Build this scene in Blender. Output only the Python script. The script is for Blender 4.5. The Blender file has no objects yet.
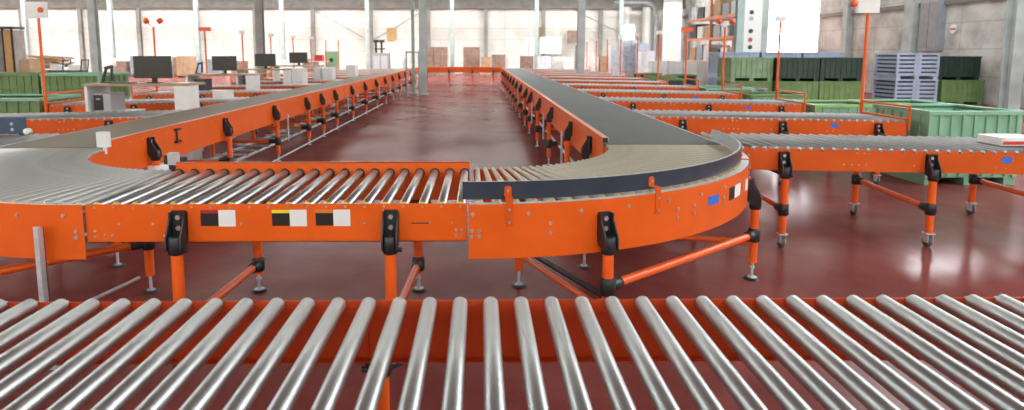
import bpy, math, random
from math import sin, cos, pi, radians, atan2, sqrt
from mathutils import Vector, Matrix
random.seed(7)
SC = bpy.context.scene
COL = SC.collection

# ------------------------------------------------------------------ materials
def nodes_of(name):
    m = bpy.data.materials.new(name); m.use_nodes = True
    nt = m.node_tree
    return m, nt, nt.nodes['Principled BSDF']

def mat(name, rgb, rough=0.5, metal=0.0, var=0.0, scale=8.0, bump=0.0, spec=0.5, rvar=0.0, coat=0.0, stretch=None):
    m, nt, b = nodes_of(name)
    b.inputs['Base Color'].default_value = (*rgb, 1)
    b.inputs['Roughness'].default_value = rough
    b.inputs['Metallic'].default_value = metal
    b.inputs['Specular IOR Level'].default_value = spec
    if coat: b.inputs['Coat Weight'].default_value = coat; b.inputs['Coat Roughness'].default_value = 0.15
    tc = nt.nodes.new('ShaderNodeTexCoord'); src = tc.outputs['Object']
    if stretch:
        mp = nt.nodes.new('ShaderNodeMapping'); mp.inputs['Scale'].default_value = stretch
        nt.links.new(src, mp.inputs['Vector']); src = mp.outputs['Vector']
    n = nt.nodes.new('ShaderNodeTexNoise'); n.inputs['Scale'].default_value = scale; n.inputs['Detail'].default_value = 5
    nt.links.new(src, n.inputs['Vector'])
    if var:
        r = nt.nodes.new('ShaderNodeValToRGB')
        r.color_ramp.elements[0].position = 0.3; r.color_ramp.elements[1].position = 0.72
        r.color_ramp.elements[0].color = (*[c*(1-var) for c in rgb], 1)
        r.color_ramp.elements[1].color = (*[min(1, c*(1+var)) for c in rgb], 1)
        nt.links.new(n.outputs['Fac'], r.inputs['Fac']); nt.links.new(r.outputs['Color'], b.inputs['Base Color'])
    if rvar:
        r = nt.nodes.new('ShaderNodeMapRange'); r.inputs['To Min'].default_value = max(0, rough-rvar); r.inputs['To Max'].default_value = rough+rvar
        r.inputs['From Min'].default_value = 0.3; r.inputs['From Max'].default_value = 0.7
        nt.links.new(n.outputs['Fac'], r.inputs['Value']); nt.links.new(r.outputs['Result'], b.inputs['Roughness'])
    if bump:
        bp = nt.nodes.new('ShaderNodeBump'); bp.inputs['Strength'].default_value = bump; bp.inputs['Distance'].default_value = 0.01
        nt.links.new(n.outputs['Fac'], bp.inputs['Height']); nt.links.new(bp.outputs['Normal'], b.inputs['Normal'])
    return m

def emis(name, rgb, s):
    m = bpy.data.materials.new(name); m.use_nodes = True; nt = m.node_tree
    b = nt.nodes['Principled BSDF']; b.inputs['Base Color'].default_value = (*rgb, 1)
    b.inputs['Emission Color'].default_value = (*rgb, 1); b.inputs['Emission Strength'].default_value = s
    return m

M = {}
M['orange'] = mat('orange_paint', (0.80, 0.118, 0.008), 0.36, spec=0.35, var=0.06, scale=5, rvar=0.06)
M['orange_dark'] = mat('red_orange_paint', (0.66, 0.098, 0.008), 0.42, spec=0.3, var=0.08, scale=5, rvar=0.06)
M['shaded_rail'] = mat('shaded_orange_rail_paint', (0.50, 0.052, 0.008), 0.42, spec=0.3, var=0.06, scale=5)  # same orange paint, darkened to put the rail's shade into the colour
M['tube'] = mat('orange_tube_coating', (0.88, 0.125, 0.012), 0.30, var=0.05)
M['steel'] = mat('brushed_steel', (0.55, 0.575, 0.57), 0.40, 1.0, var=0.05, scale=9)
M['steel_dull'] = mat('dull_steel', (0.40, 0.40, 0.39), 0.48, 0.8, var=0.08, scale=9)
M['steel_warm'] = mat('worn_steel_roller', (0.60, 0.585, 0.53), 0.32, 1.0, var=0.12, scale=40, rvar=0.08, stretch=(6, 0.6, 6))
M['galv'] = mat('galvanised_steel', (0.60, 0.63, 0.66), 0.42, 0.4, var=0.12, scale=30)
M['cream_roller'] = mat('cream_sleeved_roller', (0.50, 0.45, 0.35), 0.40, 0.15, var=0.08, scale=12)
M['grey_roller'] = mat('grey_sleeved_roller', (0.44, 0.435, 0.41), 0.38, 0.35, var=0.08, scale=12)
M['black'] = mat('black_plastic', (0.018, 0.019, 0.022), 0.42, var=0.2)
M['guide'] = mat('dark_guide_strip', (0.035, 0.05, 0.075), 0.34, 0.2, var=0.15)
M['belt_r'] = mat('dark_grey_belt', (0.11, 0.113, 0.11), 0.6, spec=0.3, var=0.08, scale=1.5)
M['belt_l'] = mat('brown_grey_belt', (0.19, 0.145, 0.092), 0.6, spec=0.3, var=0.08, scale=1.5)
M['yellow'] = mat('yellow_cap', (0.80, 0.52, 0.04), 0.45)
M['bolt'] = mat('zinc_bolt', (0.62, 0.62, 0.60), 0.35, 0.8)
M['white_st'] = mat('white_sticker', (0.80, 0.80, 0.80), 0.6)
M['black_st'] = mat('black_sticker', (0.012, 0.01, 0.01), 0.5)
M['blue_st'] = mat('blue_sticker', (0.03, 0.16, 0.62), 0.5)
M['red_st'] = mat('red_sticker', (0.42, 0.01, 0.015), 0.5)
M['yel_st'] = mat('yellow_sticker', (0.85, 0.72, 0.03), 0.5)
M['ora_st'] = mat('orange_sticker', (0.72, 0.22, 0.03), 0.5)
M['white'] = mat('white_laminate', (0.82, 0.82, 0.80), 0.45, var=0.03)
M['wood'] = mat('desk_wood', (0.42, 0.28, 0.16), 0.5, var=0.15, scale=6)
M['screen'] = mat('monitor_screen', (0.045, 0.04, 0.03), 0.3)
M['pc'] = mat('dark_pc_case', (0.05, 0.045, 0.05), 0.45)
M['pcgrey'] = mat('grey_pc_case', (0.45, 0.45, 0.47), 0.45)
M['green'] = mat('green_bin_plastic', (0.15, 0.235, 0.085), 0.5, var=0.15, scale=4)
M['dkgreen'] = mat('dark_green_bin_plastic', (0.018, 0.04, 0.030), 0.5, var=0.2, scale=4)
M['mint'] = mat('mint_bin_plastic', (0.24, 0.47, 0.32), 0.45, var=0.1, scale=4)
M['palegreen'] = mat('pale_green_bin_plastic', (0.20, 0.30, 0.16), 0.5, var=0.15, scale=4)
M['lime'] = mat('lime_bin_plastic', (0.30, 0.48, 0.17), 0.45, var=0.12, scale=4)
M['bluegrey'] = mat('blue_grey_bin_plastic', (0.36, 0.42, 0.54), 0.5, var=0.1, scale=4)
M['grey'] = mat('grey_bin_plastic', (0.27, 0.27, 0.275), 0.5, var=0.12, scale=4)
M['blue_dark'] = mat('slate_blue_panel', (0.06, 0.09, 0.15), 0.4, 0.2, var=0.1)
M['column'] = mat('grey_column_paint', (0.42, 0.45, 0.44), 0.5, var=0.2, scale=2)
M['column_green'] = mat('pale_green_column_paint', (0.38, 0.47, 0.45), 0.5, var=0.15, scale=2)
M['column_dark'] = mat('dark_column_paint', (0.27, 0.255, 0.235), 0.6, var=0.25, scale=2)
M['cardboard'] = mat('cardboard', (0.46, 0.31, 0.19), 0.8, var=0.2, scale=3)
M['carton_red'] = mat('red_brown_carton', (0.30, 0.20, 0.16), 0.8, var=0.3, scale=3)
M['carton_white'] = mat('white_carton', (0.74, 0.73, 0.71), 0.7, var=0.1, scale=3)
M['wrap'] = mat('stretch_wrap', (0.62, 0.66, 0.70), 0.25, var=0.2, scale=3)
M['wrapdark'] = mat('grey_blue_wrap', (0.33, 0.38, 0.44), 0.3, var=0.35, scale=3)
M['pallet'] = mat('pallet_wood', (0.36, 0.25, 0.15), 0.8, var=0.25, scale=5)
M['liner'] = mat('dark_bin_inside', (0.07, 0.08, 0.10), 0.6)
M['machine'] = mat('machine_grey', (0.33, 0.35, 0.38), 0.45, var=0.15, scale=3)
M['tan'] = mat('tan_board', (0.60, 0.36, 0.15), 0.6, var=0.1)
M['rust'] = mat('orange_rack_paint', (0.72, 0.26, 0.15), 0.5, var=0.15)
M['roof'] = mat('roof_sheet', (0.36, 0.35, 0.33), 0.8, var=0.2, scale=1)
M['truss'] = mat('truss_paint', (0.20, 0.19, 0.175), 0.6, var=0.2, scale=2)
M['lampred'] = mat('orange_signal_lens', (0.85, 0.12, 0.02), 0.3)
M['tyre'] = mat('caster_rubber', (0.09, 0.085, 0.08), 0.5)
M['blue'] = mat('blue_label', (0.05, 0.25, 0.70), 0.5)
M['red'] = mat('red_plastic', (0.60, 0.05, 0.04), 0.5)
M['duct'] = mat('duct_sheet', (0.62, 0.62, 0.60), 0.4, 0.3, var=0.1)
def wall_mat(name, a, b_, scale, jx):
    m, nt, bs = nodes_of(name)
    tc = nt.nodes.new('ShaderNodeTexCoord')
    n = nt.nodes.new('ShaderNodeTexNoise'); n.inputs['Scale'].default_value = scale; n.inputs['Detail'].default_value = 8; n.inputs['Roughness'].default_value = 0.62
    nt.links.new(tc.outputs['Object'], n.inputs['Vector'])
    r = nt.nodes.new('ShaderNodeValToRGB'); r.color_ramp.elements[0].position = 0.34; r.color_ramp.elements[1].position = 0.62
    r.color_ramp.elements[0].color = (*a, 1); r.color_ramp.elements[1].color = (*b_, 1)
    nt.links.new(n.outputs['Fac'], r.inputs['Fac'])
    br = nt.nodes.new('ShaderNodeTexBrick'); br.inputs['Scale'].default_value = 1.0
    br.inputs['Brick Width'].default_value = jx; br.inputs['Row Height'].default_value = 0.9
    br.inputs['Mortar Size'].default_value = 0.018; br.offset = 0
    br.inputs['Color1'].default_value = (1, 1, 1, 1); br.inputs['Color2'].default_value = (0.94, 0.94, 0.93, 1); br.inputs['Mortar'].default_value = (0.72, 0.70, 0.67, 1)
    sp = nt.nodes.new('ShaderNodeSeparateXYZ'); cb = nt.nodes.new('ShaderNodeCombineXYZ')
    ad = nt.nodes.new('ShaderNodeMath'); ad.operation = 'ADD'
    nt.links.new(tc.outputs['Object'], sp.inputs[0]); nt.links.new(sp.outputs['X'], ad.inputs[0]); nt.links.new(sp.outputs['Y'], ad.inputs[1])
    nt.links.new(ad.outputs[0], cb.inputs['X']); nt.links.new(sp.outputs['Z'], cb.inputs['Y']); nt.links.new(cb.outputs[0], br.inputs['Vector'])
    mx = nt.nodes.new('ShaderNodeMixRGB'); mx.blend_type = 'MULTIPLY'; mx.inputs['Fac'].default_value = 1
    nt.links.new(r.outputs['Color'], mx.inputs[1]); nt.links.new(br.outputs['Color'], mx.inputs[2])
    nt.links.new(mx.outputs[0], bs.inputs['Base Color']); bs.inputs['Roughness'].default_value = 0.85
    return m
M['wall'] = wall_mat('back_wall_paint', (0.72, 0.69, 0.64), (0.86, 0.84, 0.80), 0.7, 4.5)
M['concrete'] = wall_mat('side_wall_concrete', (0.36, 0.34, 0.31), (0.66, 0.64, 0.60), 0.9, 2.4)

def floor_mat():
    m, nt, b = nodes_of('red_painted_concrete')
    tc = nt.nodes.new('ShaderNodeTexCoord')
    def noise(sc, det, ro=0.5):
        n = nt.nodes.new('ShaderNodeTexNoise'); n.inputs['Scale'].default_value = sc; n.inputs['Detail'].default_value = det; n.inputs['Roughness'].default_value = ro
        nt.links.new(tc.outputs['Object'], n.inputs['Vector']); return n
    n1 = noise(0.9, 9, 0.65); n2 = noise(0.7, 4); n3 = noise(6, 3)
    r = nt.nodes.new('ShaderNodeValToRGB')
    e = r.color_ramp.elements; e[0].position = 0.30; e[0].color = (0.165, 0.037, 0.034, 1); e[1].position = 0.72; e[1].color = (0.31, 0.092, 0.082, 1)
    nt.links.new(n1.outputs['Fac'], r.inputs['Fac'])
    mr = nt.nodes.new('ShaderNodeMapRange'); mr.inputs['From Min'].default_value = 0.3; mr.inputs['From Max'].default_value = 0.7
    mr.inputs['To Min'].default_value = 0.13; mr.inputs['To Max'].default_value = 0.24
    nt.links.new(n2.outputs['Fac'], mr.inputs['Value'])
    bp = nt.nodes.new('ShaderNodeBump'); bp.inputs['Strength'].default_value = 0.22; bp.inputs['Distance'].default_value = 0.004
    nt.links.new(n3.outputs['Fac'], bp.inputs['Height'])
    df = nt.nodes.new('ShaderNodeBsdfDiffuse'); gl = nt.nodes.new('ShaderNodeBsdfGlossy'); mx = nt.nodes.new('ShaderNodeMixShader')
    fr = nt.nodes.new('ShaderNodeFresnel'); fr.inputs['IOR'].default_value = 1.4
    mu = nt.nodes.new('ShaderNodeMath'); mu.operation = 'MULTIPLY'; mu.inputs[1].default_value = 0.52
    mu2 = nt.nodes.new('ShaderNodeMath'); mu2.operation = 'MINIMUM'; mu2.inputs[1].default_value = 0.30
    nt.links.new(fr.outputs[0], mu.inputs[0]); nt.links.new(mu.outputs[0], mu2.inputs[0]); nt.links.new(mu2.outputs[0], mx.inputs['Fac'])
    nt.links.new(r.outputs['Color'], df.inputs['Color']); nt.links.new(mr.outputs['Result'], gl.inputs['Roughness'])
    nt.links.new(bp.outputs['Normal'], gl.inputs['Normal'])
    nt.links.new(df.outputs[0], mx.inputs[1]); nt.links.new(gl.outputs[0], mx.inputs[2])
    out = [n for n in nt.nodes if n.type == 'OUTPUT_MATERIAL'][0]
    nt.links.new(mx.outputs[0], out.inputs['Surface']); nt.nodes.remove(b)
    return m
M['floor'] = floor_mat()

# ------------------------------------------------------------------ mesh builder
class MB:
    def __init__(s): s.v = []; s.f = []; s.sm = []; s.mi = []; s.cur = 0
    def face(s, idx, smooth=False): s.f.append(tuple(idx)); s.sm.append(smooth); s.mi.append(s.cur)
    def box(s, x0, x1, y0, y1, z0, z1):
        b = len(s.v)
        s.v += [(x, y, z) for z in (z0, z1) for x, y in ((x0, y0), (x1, y0), (x1, y1), (x0, y1))]
        for q in ((3, 2, 1, 0), (4, 5, 6, 7), (0, 1, 5, 4), (1, 2, 6, 5), (2, 3, 7, 6), (3, 0, 4, 7)): s.face([b+i for i in q])
        return s
    def bbox(s, x0, x1, y0, y1, z0, z1, c):          # box with chamfered vertical and top edges
        s.prism([(x0+c, y0), (x1-c, y0), (x1, y0+c), (x1, y1-c), (x1-c, y1), (x0+c, y1), (x0, y1-c), (x0, y0+c)], z0, z1); return s
    def prism(s, pts, z0, z1):                        # polygon in XY, extruded in Z
        b = len(s.v); n = len(pts)
        s.v += [(x, y, z0) for x, y in pts] + [(x, y, z1) for x, y in pts]
        s.face([b+i for i in reversed(range(n))]); s.face([b+n+i for i in range(n)])
        for i in range(n): j = (i+1) % n; s.face([b+i, b+j, b+n+j, b+n+i])
        return s
    def plate(s, o, u, v, w, pts, t):                 # polygon pts in (u,v) at o, thickness t along w
        b = len(s.v); n = len(pts); o = Vector(o); u = Vector(u); v = Vector(v); w = Vector(w)
        for k in (0, t):
            s.v += [tuple(o+u*a+v*c+w*k) for a, c in pts]
        s.face([b+i for i in reversed(range(n))]); s.face([b+n+i for i in range(n)])
        for i in range(n): j = (i+1) % n; s.face([b+i, b+j, b+n+j, b+n+i])
        return s
    def cone(s, p0, p1, r0, r1, n=12, ch=0.0):
        p0 = Vector(p0); p1 = Vector(p1); d = (p1-p0); L = d.length; d = d/L
        a = Vector((0, 0, 1)) if abs(d.z) < 0.9 else Vector((1, 0, 0))
        u = d.cross(a).normalized(); w = d.cross(u)
        rings = [(0, r0), (L, r1)] if not ch else [(0, r0-ch), (ch, r0), (L-ch, r1), (L, r1-ch)]
        b = len(s.v)
        for t, r in rings:
            for i in range(n):
                an = 2*pi*i/n; s.v.append(tuple(p0+d*t+u*(r*cos(an))+w*(r*sin(an))))
        for k in range(len(rings)-1):
            for i in range(n):
                j = (i+1) % n; s.face([b+k*n+i, b+k*n+j, b+(k+1)*n+j, b+(k+1)*n+i], True)
        s.face([b+i for i in reversed(range(n))]); e = b+(len(rings)-1)*n; s.face([e+i for i in range(n)])
        return s
    def cyl(s, p0, p1, r, n=12, ch=0.0): return s.cone(p0, p1, r, r, n, ch)
    def beam(s, p0, p1, w, h):                        # square bar between two points
        p0 = Vector(p0); p1 = Vector(p1); d = (p1-p0).normalized()
        a = Vector((0, 0, 1)) if abs(d.z) < 0.95 else Vector((0, 1, 0))
        u = d.cross(a).normalized()*(w/2); t = u.cross(d).normalized()*(h/2)
        b = len(s.v)
        for p in (p0, p1): s.v += [tuple(p-u-t), tuple(p+u-t), tuple(p+u+t), tuple(p-u+t)]
        for q in ((3, 2, 1, 0), (4, 5, 6, 7), (0, 1, 5, 4), (1, 2, 6, 5), (2, 3, 7, 6), (3, 0, 4, 7)): s.face([b+i for i in q])
        return s
    def arc(s, c, r0, r1, a0, a1, z0, z1, n=48):      # curved bar of rectangular section
        b = len(s.v)
        for i in range(n+1):
            a = a0+(a1-a0)*i/n
            for r, z in ((r0, z0), (r1, z0), (r1, z1), (r0, z1)): s.v.append((c[0]+r*cos(a), c[1]+r*sin(a), z))
        for i in range(n):
            for k in range(4):
                l = (k+1) % 4; s.face([b+i*4+k, b+(i+1)*4+k, b+(i+1)*4+l, b+i*4+l], k in (1, 3))
        s.face([b, b+1, b+2, b+3]); e = b+n*4; s.face([e+3, e+2, e+1, e])
        return s
    def build(s, name, m, parent=None, loc=None):
        me = bpy.data.meshes.new(name); me.from_pydata(s.v, [], s.f)
        ms = m if isinstance(m, (list, tuple)) else [m]
        for q in ms: me.materials.append(q)
        me.polygons.foreach_set('use_smooth', s.sm); me.polygons.foreach_set('material_index', s.mi)
        me.update()
        import bmesh
        bm = bmesh.new(); bm.from_mesh(me); bmesh.ops.recalc_face_normals(bm, faces=bm.faces); bm.to_mesh(me); bm.free()
        if any(s.sm) and not all(s.sm):
            try: me.set_sharp_from_angle(angle=radians(50))
            except Exception: pass
        o = bpy.data.objects.new(name, me); COL.objects.link(o)
        if parent: o.parent = parent
        if loc: o.location = loc
        return o

def thing(name, label, cat, loc=(0, 0, 0), rz=0, group=None):
    o = bpy.data.objects.new(name, None); COL.objects.link(o); o.location = loc; o.rotation_euler = (0, 0, rz)
    o.empty_display_size = 0.1
    o['label'] = label; o['category'] = cat
    if group: o['group'] = group
    return o
def tag(o, label, cat, group=None):
    o['label'] = label; o['category'] = cat
    if group: o['group'] = group
    return o
def struct(name, mb, m, parent=None):
    o = mb.build(name, m, parent); o['kind'] = 'structure'; return o
KIDS = {}
def copy_tree(o, parent=None):
    c = o.copy(); COL.objects.link(c)
    if parent: c.parent = parent
    for ch in [x for x in ALLOBJ if x.parent == o]: copy_tree(ch, c)
    return c
ALLOBJ = []
def dup(o, loc, label, group=None, rz=None):
    ALLOBJ[:] = list(o.children_recursive)
    c = copy_tree(o); c.location = loc; c['label'] = label
    if rz is not None: c.rotation_euler = (0, 0, rz)
    if group: c['group'] = group
    return c

# ------------------------------------------------------------------ shared hardware
TUBE = 0.031
def clamp_mb(p, n, ztop, big=1.0):
    """black plate bolted on a rail face at p with outward normal n, ending in a sleeve round the tube"""
    m = MB(); n = Vector((n[0], n[1], 0)).normalized(); t = Vector((-n.y, n.x, 0)); up = Vector((0, 0, 1))
    o = Vector((p[0], p[1], ztop)); w = 0.042*big
    m.plate(o, t, up, n, [(-w*0.8, -0.0), (-w, -0.012), (-w, -0.13), (-w*0.8, -0.165), (w*0.8, -0.165), (w, -0.13), (w, -0.012), (w*0.8, 0)], 0.018)
    for sgn in (-1, 1):
        m.plate(o+n*0.018+t*(sgn*(w-0.006))-t*0.005, t, up, n, [(0, -0.004), (0, -0.16), (0.010, -0.16), (0.010, -0.004)], 0.022)
    q = o+n*0.055
    for sgn in (-1, 1):
        m.plate(o+t*(sgn*(w-0.004))-t*0.004, n, up, t, [(0.004, -0.01), (0.022, -0.01), (0.094, -0.13), (0.094, -0.20), (0.02, -0.185), (0.004, -0.16)], 0.008)
    m.cyl(q+up*-0.225, q+up*-0.125, 0.042, 16, 0.006)
    m.beam(o+n*0.02+up*-0.128, q+up*-0.150, 0.05, 0.035)
    m.cyl(q+up*-0.205-n*0.0+t*0.03, q+up*-0.205+t*0.062, 0.012, 8)
    return m
def bolt_mb(p, n, r=0.008, l=0.008):
    n = Vector(n).normalized(); p = Vector(p)
    return MB().cyl(p, p+n*l, r, 6)
def bolt(p, n, par, r=0.008, l=0.009): return bolt_mb(p, n, r, l).build('bolt', M['bolt'], par)
def leg_stand(par, p, n, ztop, end='foot', collar_z=None, clampz=True, metal=None):
    """leg > clamp, foot or caster. p = point on the rail face"""
    n = Vector((n[0], n[1], 0)).normalized(); q = Vector((p[0], p[1], 0))+n*0.055; up = Vector((0, 0, 1))
    zb = 0.13
    lg = MB().cyl(q+up*zb, q+up*(ztop-0.15), TUBE, 16).build('leg', metal or M['tube'], par)
    c = clamp_mb(p, n, ztop).build('clamp', M['black'], lg)
    for z in (-0.035, -0.092):
        bolt_mb(Vector((p[0], p[1], ztop+z))+n*0.018, n, 0.014, 0.009).build('clamp_bolt', M['bolt'], lg)
    if end == 'foot':
        f = MB(); f.cyl(q+up*0.02, q+up*0.135, 0.010, 8); f.cyl(q+up*0.085, q+up*0.10, 0.018, 6)
        f.cone(q, q+up*0.022, 0.05, 0.03, 16); f.build('foot', M['black'] if False else M['galv'], lg)
        MB().cone(q+up*0.001, q+up*0.016, 0.058, 0.045, 16).build('foot_pad', M['black'], lg)
    else:
        f = MB(); f.box(q.x-0.04, q.x+0.04, q.y-0.03, q.y+0.03, 0.118, 0.130); 
        f.box(q.x-0.024, q.x-0.018, q.y-0.03, q.y+0.035, 0.045, 0.12); f.box(q.x+0.018, q.x+0.024, q.y-0.03, q.y+0.035, 0.045, 0.12)
        f.build('caster_fork', M['galv'], lg)
        MB().cyl((q.x-0.016, q.y+0.012, 0.05), (q.x+0.016, q.y+0.012, 0.05), 0.05, 18, 0.006).build('caster_wheel', M['tyre'], lg)
    return q
def strut(par, a, b, r=0.026, mtl=None, collars=True):
    a = Vector(a); b = Vector(b)
    st = MB().cyl(a, b, r, 14).build('strut', mtl or M['tube'], par)
    if collars:
        d = (b-a).normalized()
        for p, s in ((a, 1), (b, -1)):
            c = MB(); c.cyl(p+Vector((0, 0, -0.05)), p+Vector((0, 0, 0.05)), 0.044, 14, 0.006)
            c.cyl(p, p+d*(s*0.11), 0.037, 14, 0.005); c.cyl(p+Vector((0.0, -0.05, 0)), p, 0.014, 8)
            c.build('strut_clamp', M['black'], st)
    return st

ZC = 0.88          # roller top level
RR = 0.025
def roller_mb(p0, p1, r0=RR, r1=RR):
    m = MB(); p0 = Vector(p0); p1 = Vector(p1); d = (p1-p0).normalized()
    m.cone(p0, p1, r0, r1, 18, 0.003); m.cyl(p0-d*0.025, p0, 0.007, 6); m.cyl(p1, p1+d*0.025, 0.007, 6)
    return m

# ------------------------------------------------------------------ front roller conveyor
fc = thing('roller_conveyor', 'foreground conveyor of widely spaced silver rollers crossing the whole picture, orange rails coloured as if shaded', 'conveyor', (0, 1.6, 0))
def rel(par, mb):
    return mb
def build_front():
    L = -3.2; Rr = 3.2; yf = 2.135; yn = 1.10; oy = 1.6
    m = MB(); n = int((Rr-L)/0.1)
    pts = [(L, -0.215)]
    pts += [(Rr, -0.215), (Rr, -0.012)]
    x0 = 0.034-32*0.1
    xs = [x0+i*0.1 for i in range(65)]
    for x in reversed(xs):
        if L+0.02 < x < Rr-0.02: pts += [(x+0.012, -0.012), (x+0.012, -0.03), (x-0.012, -0.03), (x-0.012, -0.012)]
    pts += [(L, -0.012)]
    m.plate((0, yf-oy, ZC), (1, 0, 0), (0, 0, 1), (0, 1, 0), pts, 0.004)
    m.box(L, Rr, yf-oy-0.03, yf-oy, ZC-0.215, ZC-0.211)
    m.build('side_rail', M['shaded_rail'], fc)
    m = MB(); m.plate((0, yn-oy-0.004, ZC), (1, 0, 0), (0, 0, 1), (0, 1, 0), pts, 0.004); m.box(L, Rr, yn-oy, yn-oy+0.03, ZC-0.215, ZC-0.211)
    m.build('side_rail', M['shaded_rail'], fc)
    proto = roller_mb((0, yn-oy+0.012, 0), (0, yf-oy-0.006, 0)).build('roller', M['steel'], fc)
    k = 0
    for x in xs:
        if not (L+0.05 < x < Rr-0.05): continue
        o = proto if k == 0 else proto.copy()
        if k: COL.objects.link(o)
        o.location = (x, 0, ZC-RR+0.004); k += 1
    # the joint plate and bolts on the far rail
    for xx in (-0.40, 0.147):
        b = MB().box(xx-0.03, xx+0.03, yf-oy-0.008, yf-oy, ZC-0.20, ZC-0.04); b.build('joint_plate', M['shaded_rail'], fc)
    for xx, zz in ((-0.63, -0.13), (0.13, -0.08), (0.165, -0.15), (-0.42, -0.17), (1.1, -0.10), (-1.4, -0.10)):
        bolt((xx, yf-oy-0.008, ZC+zz), (0, -1, 0), fc, 0.009, 0.010)
    for x in (-2.6, -0.345, 2.2):
        for y, sy in ((yf-oy+0.004, 1), (yn-oy-0.004, -1)):
            leg_stand(fc, (x, y), (0, sy), ZC-0.075, 'foot')
        strut(fc, (x, yf-oy+0.05, 0.25), (x, yn-oy-0.05, 0.25))
build_front()

# ------------------------------------------------------------------ middle straight conveyor
YF = 3.4675; YB = 4.44
mid = thing('roller_conveyor', 'short straight conveyor of steel rollers between the two curved sections, orange rails', 'conveyor', (0, 0, 0))
XA, XB = -2.105, -0.072
def build_mid():
    xs = [XA+0.052+i*0.1025 for i in range(20)]
    MB().box(XA, XB, YF, YF+0.004, ZC-0.212, ZC-0.003).box(XA, XB, YF, YF+0.03, ZC-0.212, ZC-0.208).build('side_rail', M['orange'], mid)
    # rear rail stands proud of the rollers; black discs imitate the scalloped shadows at the roller ends
    pts = [(XA+0.03, -0.21), (XB, -0.21), (XB, 0.055), (XA+0.03, 0.055)]
    m = MB().plate((0, YB, ZC), (1, 0, 0), (0, 0, 1), (0, 1, 0), pts, 0.004)
    m.box(XA+0.03, XB, YB, YB+0.03, ZC+0.051, ZC+0.055)
    m.build('rear_rail', M['orange'], mid)
    proto = roller_mb((0, YF+0.02, 0), (0, YB-0.008, 0)).build('roller', M['steel'], mid)
    cap = MB().cyl((0, YF+0.0055, 0), (0, YF+0.022, 0), 0.023, 14, 0.003).build('end_cap', M['yellow'], proto)
    end_shadow = MB().cyl((0, YB-0.0075, 0.0), (0, YB-0.001, 0.0), 0.033, 16).build('end_shadow_disc', M['black'], proto)
    for i, x in enumerate(xs):
        if i == 0: o = proto; 
        else:
            o = proto.copy(); COL.objects.link(o)
            for ch in (cap, end_shadow):
                c = ch.copy(); COL.objects.link(c); c.parent = o
        o.location = (x, 0, ZC-RR+0.006)
    for x in xs[::1]: bolt((x, YF, ZC-0.018), (0, -1, 0), mid, 0.0065, 0.006)
    for x, z in ((-1.93, -.11), (-1.75, -.11), (-1.69, -.175), (-1.28, -.11), (-0.62, -.11), (-0.27, -.11), (-0.15, -.11),
                 (-2.06, -.148), (-2.06, -.178), (-2.01, -.172), (-1.97, -.172), (-0.13, -.148), (-0.13, -.178), (-0.10, -.148), (-0.10, -.178), (-1.6, -.11)):
        bolt((x, YF, ZC+z), (0, -1, 0), mid, 0.0075, 0.006)
    MB().box(-0.37, -0.27, YF-0.003, YF, ZC-0.113, ZC-0.108).build('slot', M['black'], mid)
    # stickers: coloured strip over black, white half beside it
    for x, k, nm in ((-1.495, 'red_st', 'red'), (-1.115, 'yel_st', 'yellow'), (-0.882, 'ora_st', 'orange')):
        m = MB(); m.cur = 0; m.box(x+0.095, x+0.185, YF-0.002, YF, ZC-0.125, ZC-0.035)
        m.cur = 1; m.box(x, x+0.094, YF-0.002, YF, ZC-0.122, ZC-0.053)
        m.cur = 2; m.box(x, x+0.094, YF-0.002, YF, ZC-0.053, ZC-0.036)
        s = m.build('sticker', [M['white_st'], M['black_st'], M[k]], mid); s['label'] = 'sticker, %s strip over black beside a white half' % nm
    for x in (-1.607, -0.478):
        q = leg_stand(mid, (x, YF), (0, -1), ZC-0.035, 'foot')
        q2 = leg_stand(mid, (x+0.04, YB+0.004), (0, 1), ZC-0.05, 'foot')
        strut(mid, (q.x, q.y, 0.22), (q2.x, q2.y, 0.20))
    m = MB()
    for x in (-1.54, -0.43): m.box(x-0.07, x+0.09, YB-0.06, YB, ZC-0.24, ZC-0.212)
    m.build('cross_beam', M['black'], mid)
build_mid()

# ------------------------------------------------------------------ curved conveyors
def build_curve(par, c, rin, rout, a0, a1, n, rmat, zbot_out, fl=0.022):
    """tapered rollers fanned round centre c from angle a0 to a1"""
    MB().arc(c, rout-0.004, rout, a0, a1, ZC-zbot_out, ZC-0.002, 64).arc(c, rout-0.03, rout-0.004, a0, a1, ZC-zbot_out, ZC-zbot_out+0.004, 64).build('outer_rail', M['orange'], par)
    MB().arc(c, rout-fl, rout-0.0045, a0, a1, ZC-0.008, ZC-0.004, 64).build('top_flange', M['galv'], par)
    MB().arc(c, rin, rin+0.004, a0, a1, ZC-0.25, ZC-0.012, 48).build('inner_rail', M['orange'], par)
    ro = 0.026; ri = ro*(rin+0.01)/rout*1.08
    proto = None
    for i in range(n):
        a = a0+(a1-a0)*(i+0.5)/n
        if proto is None:
            m = MB(); m.cone((rin+0.012, 0, ZC-ri), (rout-fl-0.028, 0, ZC-ro), ri, ro, 16, 0.003)
            m.cyl((rout-fl-0.03, 0, ZC-ro), (rout-0.006, 0, ZC-ro), 0.008, 6)
            proto = m.build('roller', rmat, par)
            capo = MB().cyl((rout-fl-0.027, 0, ZC-ro), (rout-fl-0.004, 0, ZC-ro), 0.020, 12, 0.003).build('end_cap', M['yellow'], proto)
            o = proto
        else:
            o = proto.copy(); COL.objects.link(o); k = capo.copy(); COL.objects.link(k); k.parent = o
        o.location = (c[0], c[1], 0.004); o.rotation_euler = (0, 0, a)
CR = (-0.03, 5.645); RO = 2.21; RI = 1.12
cr = thing('curved_roller_conveyor', 'curved conveyor of cream rollers with orange outer plate and dark guide strip', 'conveyor', (0, 0, 0))
build_curve(cr, CR, RI, RO, -pi/2-0.014, 0, 33, M['cream_roller'], 0.30, 0.055)
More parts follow.
